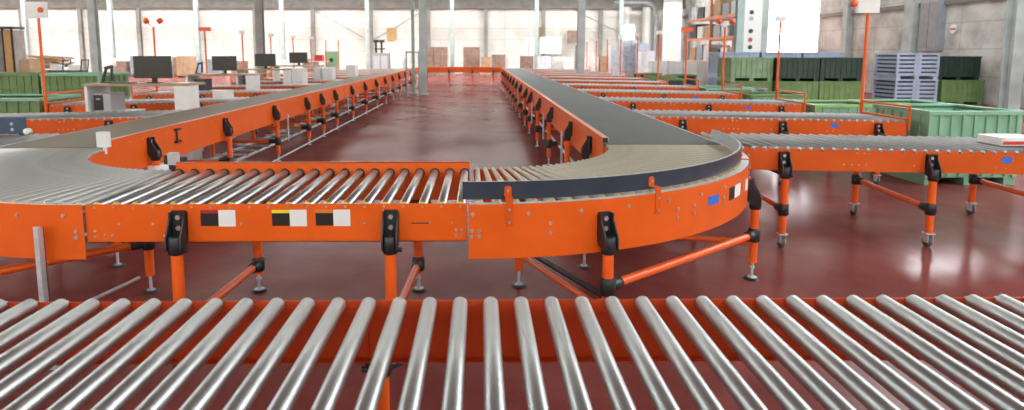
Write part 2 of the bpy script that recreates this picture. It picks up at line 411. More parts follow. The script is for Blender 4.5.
def rp(a, r, z, c=CR): return (c[0]+r*cos(a), c[1]+r*sin(a), z)
MB().arc(CR, RO-0.068, RO-0.058, -pi/2-0.03, 0.0, ZC+0.012, ZC+0.108, 72).box(CR[0]+RO-0.068, CR[0]+RO-0.058, CR[1], CR[1]+0.22, ZC+0.012, ZC+0.108).build('guide_strip', M['guide'], cr)
g = MB().arc(CR, RO-0.074, RO-0.0685, -pi/2-0.03, 0.0, ZC+0.010, ZC+0.110, 72).box(CR[0]+RO-0.074, CR[0]+RO-0.0685, CR[1], CR[1]+0.22, ZC+0.010, ZC+0.11).build('guide_backing', M['galv'], cr)
for a in (-1.487, -1.075, -0.46, -0.08):
    ca, sa = cos(a), sin(a)
    t = Vector((-sa, ca, 0)); nn = Vector((ca, sa, 0)); o = Vector(rp(a, RO, ZC))
    m = MB(); m.plate(o, t, (0, 0, 1), nn, [(-0.02, -0.125), (0.02, -0.125), (0.02, 0.03), (-0.02, 0.03)], 0.006)
    m.plate(o-nn*0.058, t, (0, 0, 1), nn, [(-0.02, 0.028), (0.02, 0.028), (0.02, 0.034), (-0.02, 0.034)], 0.064)
    m.plate(o-nn*0.058, t, (0, 0, 1), nn, [(-0.02, 0.028), (0.02, 0.028), (0.02, 0.075), (0.012, 0.085), (-0.012, 0.085), (-0.02, 0.075)], 0.006)
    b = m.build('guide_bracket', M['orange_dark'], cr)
    for z, off in ((-0.10, 0.006), (-0.03, 0.006), (0.06, -0.052)):
        bolt_mb(o+nn*off+Vector((0, 0, z)), nn, 0.008, 0.008).build('bolt', M['bolt'], b)
def arcbolts(par, c, ro, pts):
    for a, z in pts:
        nn = Vector((cos(a), sin(a), 0)); bolt(Vector((c[0]+ro*cos(a), c[1]+ro*sin(a), ZC+z)), nn, par, 0.0105, 0.009)
pts = [(-1.575+0.135*i, -0.055) for i in range(12)]
for a in (-1.385, -1.0, -0.93): pts += [(a, -0.115), (a, -0.165)]
pts += [(-1.578, -.145), (-1.578, -.175), (-1.56, -.145), (-1.56, -.175), (-0.60, -.115), (-0.4, -.13), (-0.4, -.165), (-0.77, -0.12), (-0.77, -0.16)]
arcbolts(cr, CR, RO, pts)
def arc_sticker(par, c, r, a0, a1, z0, z1, mt, lab):
    o = MB().arc(c, r, r+0.002, a0, a1, z0, z1, 4).build('sticker', mt, par); o['label'] = lab
arc_sticker(cr, CR, RO, -0.86, -0.80, ZC-0.145, ZC-0.085, M['blue_st'], 'blue square sticker')
arc_sticker(cr, CR, RO, -0.725, -0.68, ZC-0.16, ZC-0.075, M['black_st'], 'black sticker half')
arc_sticker(cr, CR, RO, -0.68, -0.62, ZC-0.16, ZC-0.075, M['white_st'], 'white sticker half')
arc_sticker(cr, CR, RO, -0.54, -0.49, ZC-0.17, ZC-0.09, M['white_st'], 'pale sticker')
# legs of the right curve
def polar_pt(c, r, a): return (c[0]+r*cos(a), c[1]+r*sin(a))
aA = atan2(3.45-CR[1], 0.72-CR[0]); aB = atan2(4.66-CR[1], 2.12-CR[0]); aC = -0.12
q1 = leg_stand(cr, polar_pt(CR, RO, aA), (cos(aA), sin(aA)), ZC-0.07, 'foot')
q2 = leg_stand(cr, polar_pt(CR, RO, aB), (cos(aB), sin(aB)), ZC-0.12, 'foot')
i1 = leg_stand(cr, (0.26, 4.55+0.0), (0.30, -0.95), ZC-0.13, 'foot') if False else None
def plain_leg(par, x, y, zt, mt=None, rr=TUBE):
    lg = MB().cyl((x, y, 0.12), (x, y, zt), rr, 14).build('leg', mt or M['tube'], par)
    f = MB(); f.cyl((x, y, 0.02), (x, y, 0.125), 0.011, 8); f.cone((x, y, 0.0), (x, y, 0.022), 0.05, 0.02, 14); f.build('foot', M['galv'], lg)
    MB().cone((x, y, 0.001), (x, y, 0.014), 0.058, 0.05, 14).build('foot_pad', M['black'], lg)
    MB().cyl((x, y, zt-0.04), (x, y, zt), rr*1.35, 12).build('leg_socket', M['black'], lg)
    return Vector((x, y, 0))
p1 = plain_leg(cr, 0.28, 4.58, ZC-0.24); p2 = plain_leg(cr, 0.82, 4.98, ZC-0.24)
strut(cr, (q1.x, q1.y, 0.40), (q2.x, q2.y, 0.34))
strut(cr, (p1.x, p1.y, 0.30), (q1.x, q1.y, 0.33), 0.02, M['black'], False)
strut(cr, (p1.x+0.02, p1.y, 0.22), (q1.x, q1.y, 0.25), 0.02, M['tube'], False)
strut(cr, (p2.x, p2.y, 0.30), (q2.x, q2.y, 0.28), 0.022, M['tube'], False)

CL = (-2.11, 5.50); LO = 2.05; LI = 1.02
cl = thing('curved_roller_conveyor', 'curved conveyor of grey tapered rollers at the left edge, orange front plate', 'conveyor', (0, 0, 0))
build_curve(cl, CL, LI, LO, -pi, -pi/2, 33, M['grey_roller'], 0.30)
arcbolts(cl, CL, LO, [(-pi/2-0.05-0.13*i, -0.06) for i in range(9)]+[(-pi/2-0.02, -.148), (-pi/2-0.02, -.178)])
pa = plain_leg(cl, -2.33, 4.50, ZC-0.24); pb = plain_leg(cl, -2.87, 5.05, ZC-0.24)
al = -pi/2-0.62
ql = leg_stand(cl, polar_pt(CL, LO, al), (cos(al), sin(al)), ZC-0.07, 'foot')
strut(cl, (pa.x, pa.y, 0.36), (ql.x, ql.y, 0.30))
strut(cl, (pb.x, pb.y, 0.30), (ql.x-0.1, ql.y+0.1, 0.40), 0.012, M['galv'], False)
# galvanised angle bar bolted on the front plate
ab = -pi/2-0.105; bx, by = polar_pt(CL, LO+0.012, ab)
m = MB(); m.box(-0.026, 0.026, -0.006, 0.0, 0.0, 0.77); m.box(0.020, 0.026, -0.045, 0.0, 0.0, 0.77); m.box(-0.05, 0.06, -0.05, 0.02, 0.0, 0.008)
o = m.build('steel_upright', M['galv'], cl, (bx, by-0.03, 0.0)); o['label'] = 'bare galvanised angle bar'
bolt((bx-0.005, by-0.036, 0.69), (0, -1, 0), cl); bolt((bx-0.005, by-0.036, 0.63), (0, -1, 0), cl)
strut(cl, (bx, by-0.02, 0.25), (bx+0.22, by+0.5, 0.30), 0.010, M['galv'], False)
# sensor and reflector on the left inner rail
sx = -2.66
m = MB(); m.bbox(-0.03, 0.04, -0.025, 0.025, 0.0, 0.085, 0.006)
s = m.build('photo_sensor', M['pcgrey'], cl, (-2.18, 4.62, ZC+0.01)); s['label'] = 'small grey photo sensor'
MB().box(-0.055, -0.028, -0.02, 0.02, 0.005, 0.07).build('sensor_eye', M['black'], s)
MB().cyl((0.0, 0, -0.16), (0.0, 0, 0.0), 0.012, 8).build('sensor_stalk', M['black'], s)
m = MB(); m.bbox(-0.05, 0.05, -0.03, 0.03, 0.0, 0.125, 0.012); m.box(-0.012, 0.012, 0.0, 0.02, -0.06, 0.0)
s = m.build('reflector_box', M['white'], cl, (-3.13, 5.42, ZC+0.02)); s['label'] = 'white box on the inner corner of the rail'

# ------------------------------------------------------------------ belt conveyors
def build_belt(par, xi, xo, y0, y1, belt, legs, sgn):
    """xi inner edge, xo outer edge; sgn = direction from centre aisle to the belt"""
    xs = sorted((xi, xo))
    MB().box(xs[0]+0.02, xs[1]-0.02, y0+0.015, y1, ZC-0.05, ZC).cyl((xs[0]+0.02, y0+0.03, ZC-0.025), (xs[1]-0.02, y0+0.03, ZC-0.025), 0.025, 14).build('belt', belt, par)
    m = MB(); xa, xb = sorted((xi, xi+sgn*0.005))
    m.box(xa, xb, y0, y1, ZC-0.27, ZC+0.055)
    xa, xb = sorted((xi, xi+sgn*0.045)); m.box(xa, xb, y0, y1, ZC+0.051, ZC+0.056); m.box(xa, xb, y0, y1, ZC-0.274, ZC-0.27)
    m.build('inner_rail', M['orange'], par)
    MB().box(*sorted((xi+sgn*0.0455, xi+sgn*0.05)), y0, y1, ZC+0.02, ZC+0.057).build('rail_lip', M['galv'], par)
    m = MB(); xa, xb = sorted((xo, xo-sgn*0.005)); m.box(xa, xb, y0, y1, ZC-0.27, ZC-0.012)
    m.build('outer_rail', M['orange'], par)
    MB().box(*sorted((xo, xo-sgn*0.018)), y0, y1, ZC-0.0115, ZC-0.002).build('edge_strip', M['galv'], par)
    # section joints and dotted bolt line
    k = 0; y = y0+0.35
    while y < min(y1, 20):
        bolt((xi, y, ZC+0.0), (-sgn, 0, 0), par, 0.006, 0.006); y += 0.22 if y < 12 else 0.5
    for y in [y0+2.4*i for i in range(1, 8)]:
        MB().box(*sorted((xi-sgn*0.003, xi)), y-0.03, y+0.03, ZC-0.26, ZC+0.05).build('joint_plate', M['orange'], par)
        MB().cyl((xi-sgn*0.03, y+0.2, ZC-0.2), (xi-sgn*0.03, y+0.2, 0.25), 0.014, 8).build('drop_rod', M['galv'], par)
    for y in legs:
        q = leg_stand(par, (xi, y), (-sgn, 0), ZC+0.0, 'foot')
        plain = MB().cyl((xo-sgn*0.03, y, 0.02), (xo-sgn*0.03, y, ZC-0.27), TUBE, 12).build('leg', M['tube'], par)
        MB().cone((xo-sgn*0.03, y, 0), (xo-sgn*0.03, y, 0.025), 0.055, 0.03, 12).build('foot', M['black'], plain)
        st = MB().cyl((q.x, y, 0.33), (xo-sgn*0.03, y, 0.33), 0.026, 12).build('strut', M['tube'], par)
        MB().cyl((q.x, y, 0.27), (q.x, y, 0.39), 0.046, 14, 0.006).cyl((q.x, y, 0.33), (q.x+sgn*0.13, y, 0.33), 0.038, 12).build('strut_clamp', M['black'], st)
LEGS_L = [6.2, 8.0, 9.9, 11.7, 12.8, 14.0, 15.8, 17.6, 19.5, 21.3, 23.1, 25, 27, 29, 31]
LEGS_R = [6.25, 7.55, 9.55, 11.45, 13.3, 14.7, 16.6, 18.4, 20.2, 22.0, 24, 26, 28, 30]
bl = thing('belt_conveyor', 'long brown-grey belt conveyor with orange rail, left side of the aisle', 'conveyor')
build_belt(bl, -3.16, -4.14, 5.52, 33.1, M['belt_l'], LEGS_L, -1)
br = thing('belt_conveyor', 'long dark grey belt conveyor with orange rail, right side of the aisle', 'conveyor')
build_belt(br, 1.08, 2.14, 5.655, 33.1, M['belt_r'], LEGS_R, 1)
# return bed of bare steel under the left belt
for x in (-3.45, -3.85): MB().cyl((x, 6.0, 0.16), (x, 26, 0.16), 0.022, 10).build('lower_tube', M['galv'], bl)
MB().cyl((-3.02, 6.0, 0.10), (-3.02, 20, 0.10), 0.012, 8).build('lower_tube', M['galv'], bl)
for i in range(30): 
    y = 6.3+i*0.45; MB().cyl((-3.9, y, 0.19), (-3.4, y, 0.19), 0.014, 8).build('lower_rung', M['galv'], bl)
MB().cyl((1.3, 6.2, 0.16), (1.3, 26, 0.16), 0.022, 10).build('lower_tube', M['galv'], br)
MB().bbox(-0.0, 0.04, -0.015, 0.01, 0.0, 0.04, 0.004).build('rail_end_cap', M['black'], br, (1.075, 5.645, ZC+0.02))
# small bits on the left belt's rail
m = MB(); m.cyl((-3.15, 6.75, ZC-0.11), (-3.15, 6.75, ZC+0.01), 0.008, 8).box(-3.155, -3.125, 6.70, 6.80, ZC-0.13, ZC-0.105).box(-3.155, -3.125, 6.70, 6.80, ZC, ZC+0.02)
m.build('handle_bar', M['black'], bl)
MB().bbox(-3.15, -3.05, 6.35, 6.75, ZC-0.36, ZC-0.28, 0.02).build('drive_motor', M['black'], bl)
MB().bbox(-3.15, -3.05, 6.1, 6.35, ZC-0.37, ZC-0.27, 0.02).build('motor_cover', M['white'], bl)

# cross section at the far end
fx = thing('belt_conveyor', 'far orange cross conveyor joining the two long belts at the end of the aisle', 'conveyor', (0, 0, 0))
MB().box(-3.1, 1.0, 33.32, 34.2, ZC-0.05, ZC+0.02).build('belt', M['belt_r'], fx)
m = MB(); m.box(-3.2, 1.2, 33.2, 33.25, ZC-0.22, ZC+0.05)
for i in range(10): m.box(-3.0+i*0.42, -2.9+i*0.42, 33.17, 33.2, ZC-0.2, ZC+0.03)
m.build('front_rail', M['orange'], fx)
MB().box(-3.2, 1.2, 34.2, 34.25, ZC-0.22, ZC+0.05).build('rear_rail', M['orange'], fx)
for x in (-2.8, -1.6, -0.4, 0.7):
    leg_stand(fx, (x, 33.2), (0, -1), ZC-0.02, 'foot')
    MB().box(x-0.03, x+0.03, 34.2, 34.26, 0, ZC-0.2).build('leg', M['tube'], fx)

# ------------------------------------------------------------------ side branches (gravity roller conveyors)
SL = 0.020
LB = 3.4
def build_branch(side, n_legs=3, post='box', sticker=True, labelled=None, name_y=0):
    """local frame: x = 0 at the main belt, growing outward by side; y = 0 front rail, 1.0 back rail"""
    t = thing('branch_roller_conveyor', '', 'conveyor')
    s = side; L = LB
    zt = lambda x: ZC - abs(x)*SL
    # notched rails
    for y, yy in ((0.0, 0.0), (0.996, 0.996)):
        pts = [(s*0.02, -0.20), (s*L, zt(L)-ZC-0.20), (s*L, zt(L)-ZC-0.006)]
        for i in reversed(range(int((L-0.06)/0.1)+1)):
            x = 0.06+i*0.1; zz = zt(x)-ZC-0.006
            pts += [(s*(x+0.020), zz), (s*(x+0.012), zz-0.020), (s*(x-0.012), zz-0.020), (s*(x-0.020), zz)]
        pts += [(s*0.02, -0.006)]
        m = MB().plate((0, yy, ZC), (1, 0, 0), (0, 0, 1), (0, 1, 0), pts, 0.004)
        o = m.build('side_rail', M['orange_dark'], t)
    rproto = None
    for i in range(60):
        x = 0.06+i*0.1
        if x > L-0.03: break
        if rproto is None:
            rproto = roller_mb((0, 0.012, 0), (0, 0.988, 0)).build('roller', M['steel_dull'], t); o = rproto
        else: o = rproto.copy(); COL.objects.link(o)
        o.location = (s*x, 0, zt(x)-RR+0.006)
    for x in ((0.42, 1.70, 2.93, 4.15) if L > 3.2 else (0.5, 1.6, 2.7))[:n_legs]:
        q = leg_stand(t, (s*x, 0.0), (0, -1), zt(x)-0.035, 'caster')
        q2 = leg_stand(t, (s*x, 1.0), (0, 1), zt(x)-0.035, 'caster')
        strut(t, (q.x, q.y, 0.34), (q2.x, q2.y, 0.38), 0.024)
        MB().box(s*x-0.02, s*x+0.02, 0.004, 0.996, ZC-0.25, ZC-0.22).build('cross_beam', M['black'], t)
    for x, z in ((0.12, -.07), (0.95, -.14), (1.02, -.14), (1.08, -.14), (1.14, -.14), (1.06, -.04), (1.12, -.04), (1.56, -.14), (2.28, -.15), (2.36, -.15)):
        bolt((s*x, 0, zt(x)+z), (0, -1, 0), t, 0.007, 0.006)
    if sticker:
        x = 2.37; o = MB().box(*sorted((s*x-0.045, s*x+0.045)), -0.002, 0.0, zt(x)-0.105, zt(x)-0.05).build('sticker', M['blue_st'], t); o['label'] = 'blue sticker'
    # end stop: two bars across the outer end
    ze = zt(L); g = MB(); xg = s*(L+0.02)
    if L > 4: return t
    for z in (0.02, 0.18): g.cyl((xg, -0.01, ze+z), (xg, 1.01, ze+z), 0.016, 10)
    for y in (-0.01, 1.01): g.cyl((xg, y, ze-0.12), (xg, y, ze+0.196), 0.016, 10)
    g.build('end_guard', M['orange'], t)
    # signal post
    if post:
        yp = 1.03 if post[0] == 'b' else -0.03
        p = MB().cyl((xg, yp, ze-0.15), (xg, yp, ze+1.42), 0.022, 12).build('signal_post', M['tube'], t)
        kind = post[1]; zp = ze+1.42
        if kind == 'box':
            MB().bbox(xg-0.17, xg+0.15, yp-0.03, yp+0.03, zp, zp+0.26, 0.01).build('sign_board', M['white'], p)
            MB().cyl((xg+0.07 if s < 0 else xg-0.22, yp-0.06, zp+0.13), (xg+0.07 if s < 0 else xg-0.22, yp+0.02, zp+0.13), 0.045, 14, 0.008).build('signal_lamp', M['lampred'], p)
        elif kind == 'two':
            for d in (-1, 1):
                MB().cyl((xg, yp, zp-0.01), (xg+d*0.13, yp, zp+0.09), 0.014, 8).build('lamp_arm', M['galv'], p)
                MB().cyl((xg+d*0.12, yp-0.04, zp+0.11), (xg+d*0.18, yp+0.03, zp+0.16), 0.06, 12, 0.01).build('signal_lamp', M['lampred'], p)
        elif kind == 'tee':
            MB().bbox(xg-0.15, xg+0.15, yp-0.04, yp+0.04, zp, zp+0.10, 0.01).build('signal_lamp', M['lampred'], p)
        else:
            MB().bbox(xg-0.10, xg+0.10, yp-0.02, yp+0.02, zp, zp+0.10, 0.01).build('sign_board', M['white'], p)
    return t
ORD = ['nearest', 'second', 'third', 'fourth', 'fifth', 'sixth', 'seventh', 'eighth', 'ninth', 'tenth', 'farthest']
Y0 = 5.52; DY = 2.65
GR, GL = 'branch conveyors right of the right belt', 'branch conveyors left of the left belt'
rtypes = {0: None, 1: ('b', 'box'), 2: ('b', 'sign'), 3: ('b', 'two'), 4: ('b', 'tee'), 5: ('b', 'sign')}
ltypes = {0: None, 1: None, 2: ('f', 'box'), 3: ('b', 'two'), 4: ('b', 'tee'), 5: ('b', 'sign')}
RX, LX = 2.15, -4.16
extra_r = ['its caster legs in full view', 'with a tall orange signal post at its end', 'with a washed-out signal post at its end', 'its post carrying two orange lamps', 'its post topped with an orange bar', 'a thin orange line', 'a thin orange line far back', 'a thin orange line far back', 'a thin orange line far back', 'a thin orange line far back', 'a thin orange line by the cross conveyor']
far_r = far_l = None
for i in range(11):
    if i <= 5:
        LB = 4.8 if i == 0 else 3.3
        o = build_branch(1, 4 if i == 0 else 3, rtypes[i]); far_r = o
        o.location = (RX+(0.04 if i == 0 else 0), Y0+DY*i, 0)
    else:
        o = dup(far_r, (RX, Y0+DY*i, 0), '')
    o['label'] = '%s orange roller branch on the right, %s' % (ORD[i], extra_r[i]); o['group'] = GR
extra_l = ['cut by the left picture edge', 'short orange rail just beyond the slate panel', 'with a signal post and bin', 'mostly behind the first desk', 'behind the second desk', 'a thin orange line', 'a thin orange line far back', 'a thin orange line far back', 'a thin orange line far back', 'a thin orange line far back', 'a thin orange line by the cross conveyor']
for i in range(11):
    if i <= 5:
        LB = 3.02
        o = build_branch(-1, 3, ltypes[i], sticker=False); far_l = o
        o.location = (LX, Y0+DY*i, 0)
    else:
        o = dup(far_l, (LX, Y0+DY*i, 0), '')
    o['label'] = '%s orange roller branch on the left, %s' % (ORD[i], extra_l[i]); o['group'] = GL

# slate panel on the nearest left branch, parcel on the nearest right one
zp = ZC-0.02
m = MB(); m.bbox(-5.60, -4.48, 6.42, 6.46, ZC+0.006, ZC+0.17, 0.01)
pn = m.build('guard_panel', M['blue_dark']); tag(pn, 'slate blue guard panel standing on the nearest left branch at the left picture edge', 'panel')
for z in (0.05, 0.105): bolt((-4.60, 6.42, ZC+z), (0, -1, 0), pn, 0.016, 0.008)
MB().cyl((-4.46, 6.40, ZC+0.03), (-4.46, 6.46, ZC+0.03), 0.03, 14, 0.005).build('end_knob', M['white'], pn)
pc = MB().bbox(4.74, 5.14, 5.80, 6.12, ZC-0.042, ZC+0.03, 0.02).build('parcel', M['white']); tag(pc, 'white and red parcel on the nearest right branch at the right picture edge', 'parcel')
MB().box(4.745, 4.95, 5.792, 5.80, ZC-0.03, ZC+0.0).build('parcel_strip', M['red'], pc)

# ------------------------------------------------------------------ bins
def make_bin(label, w, d, h, m1, loc, m2=None, slats=False, group=None, rz=0, rim=None):
    t = thing('plastic_bin', label, 'bin', loc, rz, group)
    x, y = w/2, d/2; f0 = 0.10
    m = MB(); th = 0.03
    if slats:
        n = 5
        for k in range(n):
            z0 = f0+0.02+(h-f0-0.08)*k/n; z1 = z0+(h-f0)*0.52/n
            for sx in (-1, 1):
                m.box(*sorted((sx*(x-0.02), sx*(x-th-0.01))), -y+0.05, y-0.05, z0, z1); m.box(-x+0.05, x-0.05, *sorted((sx*(y-0.02), sx*(y-th-0.01))), z0, z1)
        m.box(-x+0.05, x-0.05, -y+0.045, y-0.045, f0, f0+0.025)
        for px in (-0.06, 0.06): m.box(px-0.05, px+0.05, -y+0.005, -y+0.03, f0, h-0.05)
        MB().box(-x+0.07, x-0.07, -y+0.062, -y+0.068, f0+0.026, h-0.055).box(-x+0.062, -x+0.068, -y+0.07, y-0.07, f0+0.026, h-0.055).build('inner_wall', M['liner'], t)
    else:
        m.box(-x+0.02, x-0.02, -y+0.02, -y+th+0.02, f0, h-0.03); m.box(-x+0.02, x-0.02, y-th-0.02, y-0.02, f0, h-0.03)
        m.box(-x+0.02, -x+th+0.02, -y+0.02, y-0.02, f0, h-0.03); m.box(x-th-0.02, x-0.02, -y+0.02, y-0.02, f0, h-0.03)
        m.box(-x+0.03, x-0.03, -y+0.03, y-0.03, f0, f0+0.03)
        for k in range(1, 8):
            px = -x+w*k/8; m.box(px-0.012, px+0.012, -y+0.0, -y+0.02, f0+0.02, h-0.05); m.box(px-0.012, px+0.012, y-0.02, y, f0+0.02, h-0.05)
        for k in range(1, 6):
            py = -y+d*k/6; m.box(-x, -x+0.02, py-0.012, py+0.012, f0+0.02, h-0.05); m.box(x-0.02, x, py-0.012, py+0.012, f0+0.02, h-0.05)
        m.box(-x+0.0, x-0.0, -y-0.006, -y+0.01, f0+(h-f0)*0.42, f0+(h-f0)*0.50)
    m.build('bin_wall', m1, t)
    m = MB()
    for sx in (-1, 1):
        for sy in (-1, 1): MB().box(*sorted((sx*x, sx*(x-0.06))), *sorted((sy*y, sy*(y-0.06))), f0-0.0, h-0.02).build('corner_post', m2 or m1, t)
    m = MB(); e = 0.012
    m.box(-x-e, x+e, -y-e, -y+0.05, h-0.05, h); m.box(-x-e, x+e, y-0.05, y+e, h-0.05, h); m.box(-x-e, -x+0.05, -y+0.05, y-0.05, h-0.05, h); m.box(x-0.05, x+e, -y+0.05, y-0.05, h-0.05, h)
    m.build('rim', rim or m2 or m1, t)
    for sx in (-1, 0, 1): MB().box(sx*(x-0.08)-0.07, sx*(x-0.08)+0.07, -y+0.02, y-0.02, 0, f0).build('runner', m2 or m1, t)
    return t
# bins at the branch ends
eb = 'open bins catching goods at the branch ends'
make_bin('large open mint green bin with lime side, end of the second right branch', 1.18, 1.15, 0.95, M['mint'], (6.24, 8.62, 0), M['mint'], group=eb)
make_bin('open green bin behind the orange end frame of the third right branch', 1.2, 1.1, 0.80, M['mint'], (6.3, 11.45, 0), M['lime'], group=eb)
make_bin('open green bin at the end of the fourth right branch', 1.2, 1.1, 0.80, M['mint'], (6.3, 14.05, 0), M['green'], group=eb)
make_bin('open green bin at the end of the fifth right branch', 1.2, 1.1, 0.80, M['green'], (6.3, 16.7, 0), M['mint'], group=eb)
make_bin('small green bin at the end of the sixth right branch', 1.2, 1.1, 0.80, M['dkgreen'], (6.3, 22.2, 0), M['green'], group=eb)
make_bin('lone second open bin, lime green, beyond the mint one on the right', 1.2, 1.1, 0.80, M['lime'], (7.6, 11.6, 0), M['mint'], group=eb)
make_bin('open green bin with mint rim at the left picture edge', 1.5, 1.1, 0.93, M['green'], (-8.06, 11.35, 0), M['green'], group=eb, rim=M['mint'])
# right row by the side wall
gr = 'plastic bins stacked before the right wall'
B = [
 ('dark green bin, upper one, left in the stacks behind the second signal post', M['dkgreen'], 10.20, 21.2, 1, 0.76, False),
 ('green bin, lower one, left in the stacks behind the second signal post', M['green'], 10.20, 21.2, 0, 0.76, False),
 ('dark green bin, upper one, next to the grey slatted bins', M['dkgreen'], 11.60, 21.2, 1, 0.76, False),
 ('green bin, lower one, next to the grey slatted bins', M['green'], 11.60, 21.2, 0, 0.76, False),
 ('blue-grey slatted bin, upper one of the pair before the right wall', M['bluegrey'], 14.00, 21.1, 1, 0.83, True),
 ('blue-grey slatted bin, lower one of the pair before the right wall', M['bluegrey'], 14.00, 21.1, 0, 0.83, True),
 ('nearly black bin, upper one at the right end of the stacks', M['dkgreen'], 15.45, 21.25, 1, 0.76, False),
 ('bright green bin, lower one at the right end of the stacks', M['green'], 15.50, 21.1, 0, 0.80, False),
 ('pale green bin, upper one, left end of the stacks near the bright doorway', M['palegreen'], 8.80, 21.4, 1, 0.76, False),
 ('green bin, lower one, left end of the stacks near the bright doorway', M['green'], 8.80, 21.4, 0, 0.76, False),
]
for lab, mt, X, Y, lv, hh, sl in B:
    base = 0.0 if lv == 0 else (0.83 if sl else (0.80 if X > 14.9 else 0.76))
    make_bin(lab, 1.36, 1.2, hh, mt, (X, Y, base), mt, slats=sl, group=gr, rim=M['mint'] if mt in (M['lime'],) else None)
for k, X in enumerate((9.0, 10.45, 11.9)):
    for lv in (0, 1):
        make_bin('blue-grey bin in the rear row of stacks, %s, %s level' % (('left', 'middle', 'right')[k], ('lower', 'upper')[lv]), 1.36, 1.15, 0.85, M['bluegrey'], (X, 22.9, lv*0.85), M['bluegrey'], group='rear row of blue-grey bins')
make_bin('small wire-sided grey bin before the green stacks', 0.8, 0.8, 0.62, M['grey'], (8.2, 19.6, 0), M['grey'], slats=True)
# left row
gl = 'green bins at the left beyond the branches'
for k, X in enumerate((-11.0, -9.72, -8.44)):
    for lv in (0, 1):
        make_bin('%s green bin at the left, %s one, %s' % (('leftmost', 'middle', 'rightmost')[k], ('lower', 'upper')[lv], 'in the row beyond the orange signal post'), 1.22, 1.1, 0.625, M['green'], (X, 14.0, lv*0.625), M['mint'] if k == 2 else M['green'], group=gl)
for k in range(3):
    make_bin('%s small dark green bin beside the far right branches' % ('first', 'second', 'third')[k], 1.0, 1.0, 0.8, M['dkgreen'], (6.9+0.2*k+(1.1 if k == 1 else 0), 24.6+1.7*k, 0), M['green'], group='dark bins far right of the aisle')

# ------------------------------------------------------------------ desks with computers
def desk(X, Y, w, label, zt=1.21, pink=False):
    t = thing('desk', label, 'desk', (X, Y, 0), 0, 'white computer desks along the left branches')
    MB().bbox(-w/2, w/2, -0.32, 0.32, zt-0.035, zt, 0.01).build('desk_top', M['wood'], t)
    pm = M['white']
    MB().box(w/2-0.20, w/2, -0.33, -0.30, 0.0, zt-0.0355).box(w/2-0.03, w/2, -0.30, 0.05, 0, zt-0.0355).build('side_panel', pm, t)
    MB().box(-w/2+0.02, -w/2+0.06, -0.30, 0.30, 0, zt-0.0355).build('side_panel', pm, t)
    MB().box(-w/2+0.06, -w/2+0.62, -0.28, 0.25, 0.77, 0.80).build('shelf', M['white'], t)
    return t
def monitor(X, Y, z, label, w=0.57, h=0.34, rz=0):
    t = thing('monitor', label, 'monitor', (X, Y, z), rz, 'black monitors on the desks')
    MB().bbox(-w/2, w/2, -0.02, 0.025, 0.07, 0.07+h, 0.008).build('screen_housing', M['pc'], t)
    MB().box(-w/2+0.015, w/2-0.015, -0.0235, -0.0205, 0.085, 0.055+h).build('screen', M['screen'], t)
    MB().box(-0.035, 0.035, 0.026, 0.05, 0.0, 0.16).cyl((0, 0.03, 0), (0, 0.03, 0.012), 0.12, 18, 0.004).build('stand', M['black'], t)
def tower(X, Y, z, label, mt):
    t = thing('computer_tower', label, 'computer', (X, Y, z), 0, 'computer towers under the desks')
    MB().bbox(-0.13, 0.13, -0.2, 0.2, 0, 0.27, 0.01).build('case', mt, t)
    MB().box(-0.12, 0.02, -0.205, -0.2, 0.02, 0.25).build('front_panel', M['black'], t)
    MB().box(-0.08, -0.02, -0.208, -0.205, 0.18, 0.20).build('drive_slot', M['pcgrey'], t)
def scanner(X, Y, z, label):
    t = thing('barcode_scanner', label, 'scanner', (X, Y, z), 0, 'scanners on the desks')
    MB().bbox(-0.07, 0.07, -0.05, 0.05, 0, 0.02, 0.01).build('stand_base', M['black'], t)
    MB().beam((-0.05, 0, 0.02), (0.02, 0, 0.24), 0.03, 0.03).build('stand_neck', M['black'], t)
    MB().beam((0.0, 0, 0.22), (0.11, 0, 0.25), 0.06, 0.045).beam((0.09, 0, 0.03), (0.10, 0, 0.24), 0.03, 0.03).build('scanner_head', M['black'], t)
DK = [(-5.12, 10.0, 1.56, 'first'), (-6.0, 15.3, 1.60, 'second'), (-5.9, 17.95, 1.5, 'third'), (-5.75, 20.6, 1.5, 'fourth')]
txt = ['nearest white desk with wooden top and a tall white end panel, beside the left belt', 'second white desk back, wooden top, smaller than the nearest one', 'third white desk back along the left branches', 'farthest white desk along the left branches']
for i, (X, Y, w, nm) in enumerate(DK):
    zt = (1.22, 1.19, 1.24, 1.28)[i]
    desk(X, Y, w, txt[i], zt)
MO = [(-5.0, 10.0, 1.22, 'largest black monitor, on the nearest desk'), (-6.0, 15.3, 1.19, 'second black monitor from the left, on the second desk'),
      (-5.92, 17.95, 1.24, 'third black monitor from the left, wide and thin'), (-5.75, 20.6, 1.28, 'smallest and farthest black monitor, nearest to the green cabinet')]
for X, Y, z, lab in MO: monitor(X, Y, z, lab)
tower(-5.66, 9.95, 0.8002, 'dark computer tower with grey side on the shelf of the nearest desk', M['pcgrey'])
tower(-6.5, 15.25, 0.8002, 'black computer tower on the shelf of the second desk', M['pc'])
tower(-6.35, 17.9, 0.8002, 'black computer tower on the shelf of the third desk', M['pc'])
scanner(-5.72, 10.0, 1.2202, 'black barcode scanner on a stand at the left end of the nearest desk')
scanner(-6.62, 15.3, 1.1902, 'black barcode scanner on a stand at the left end of the second desk')
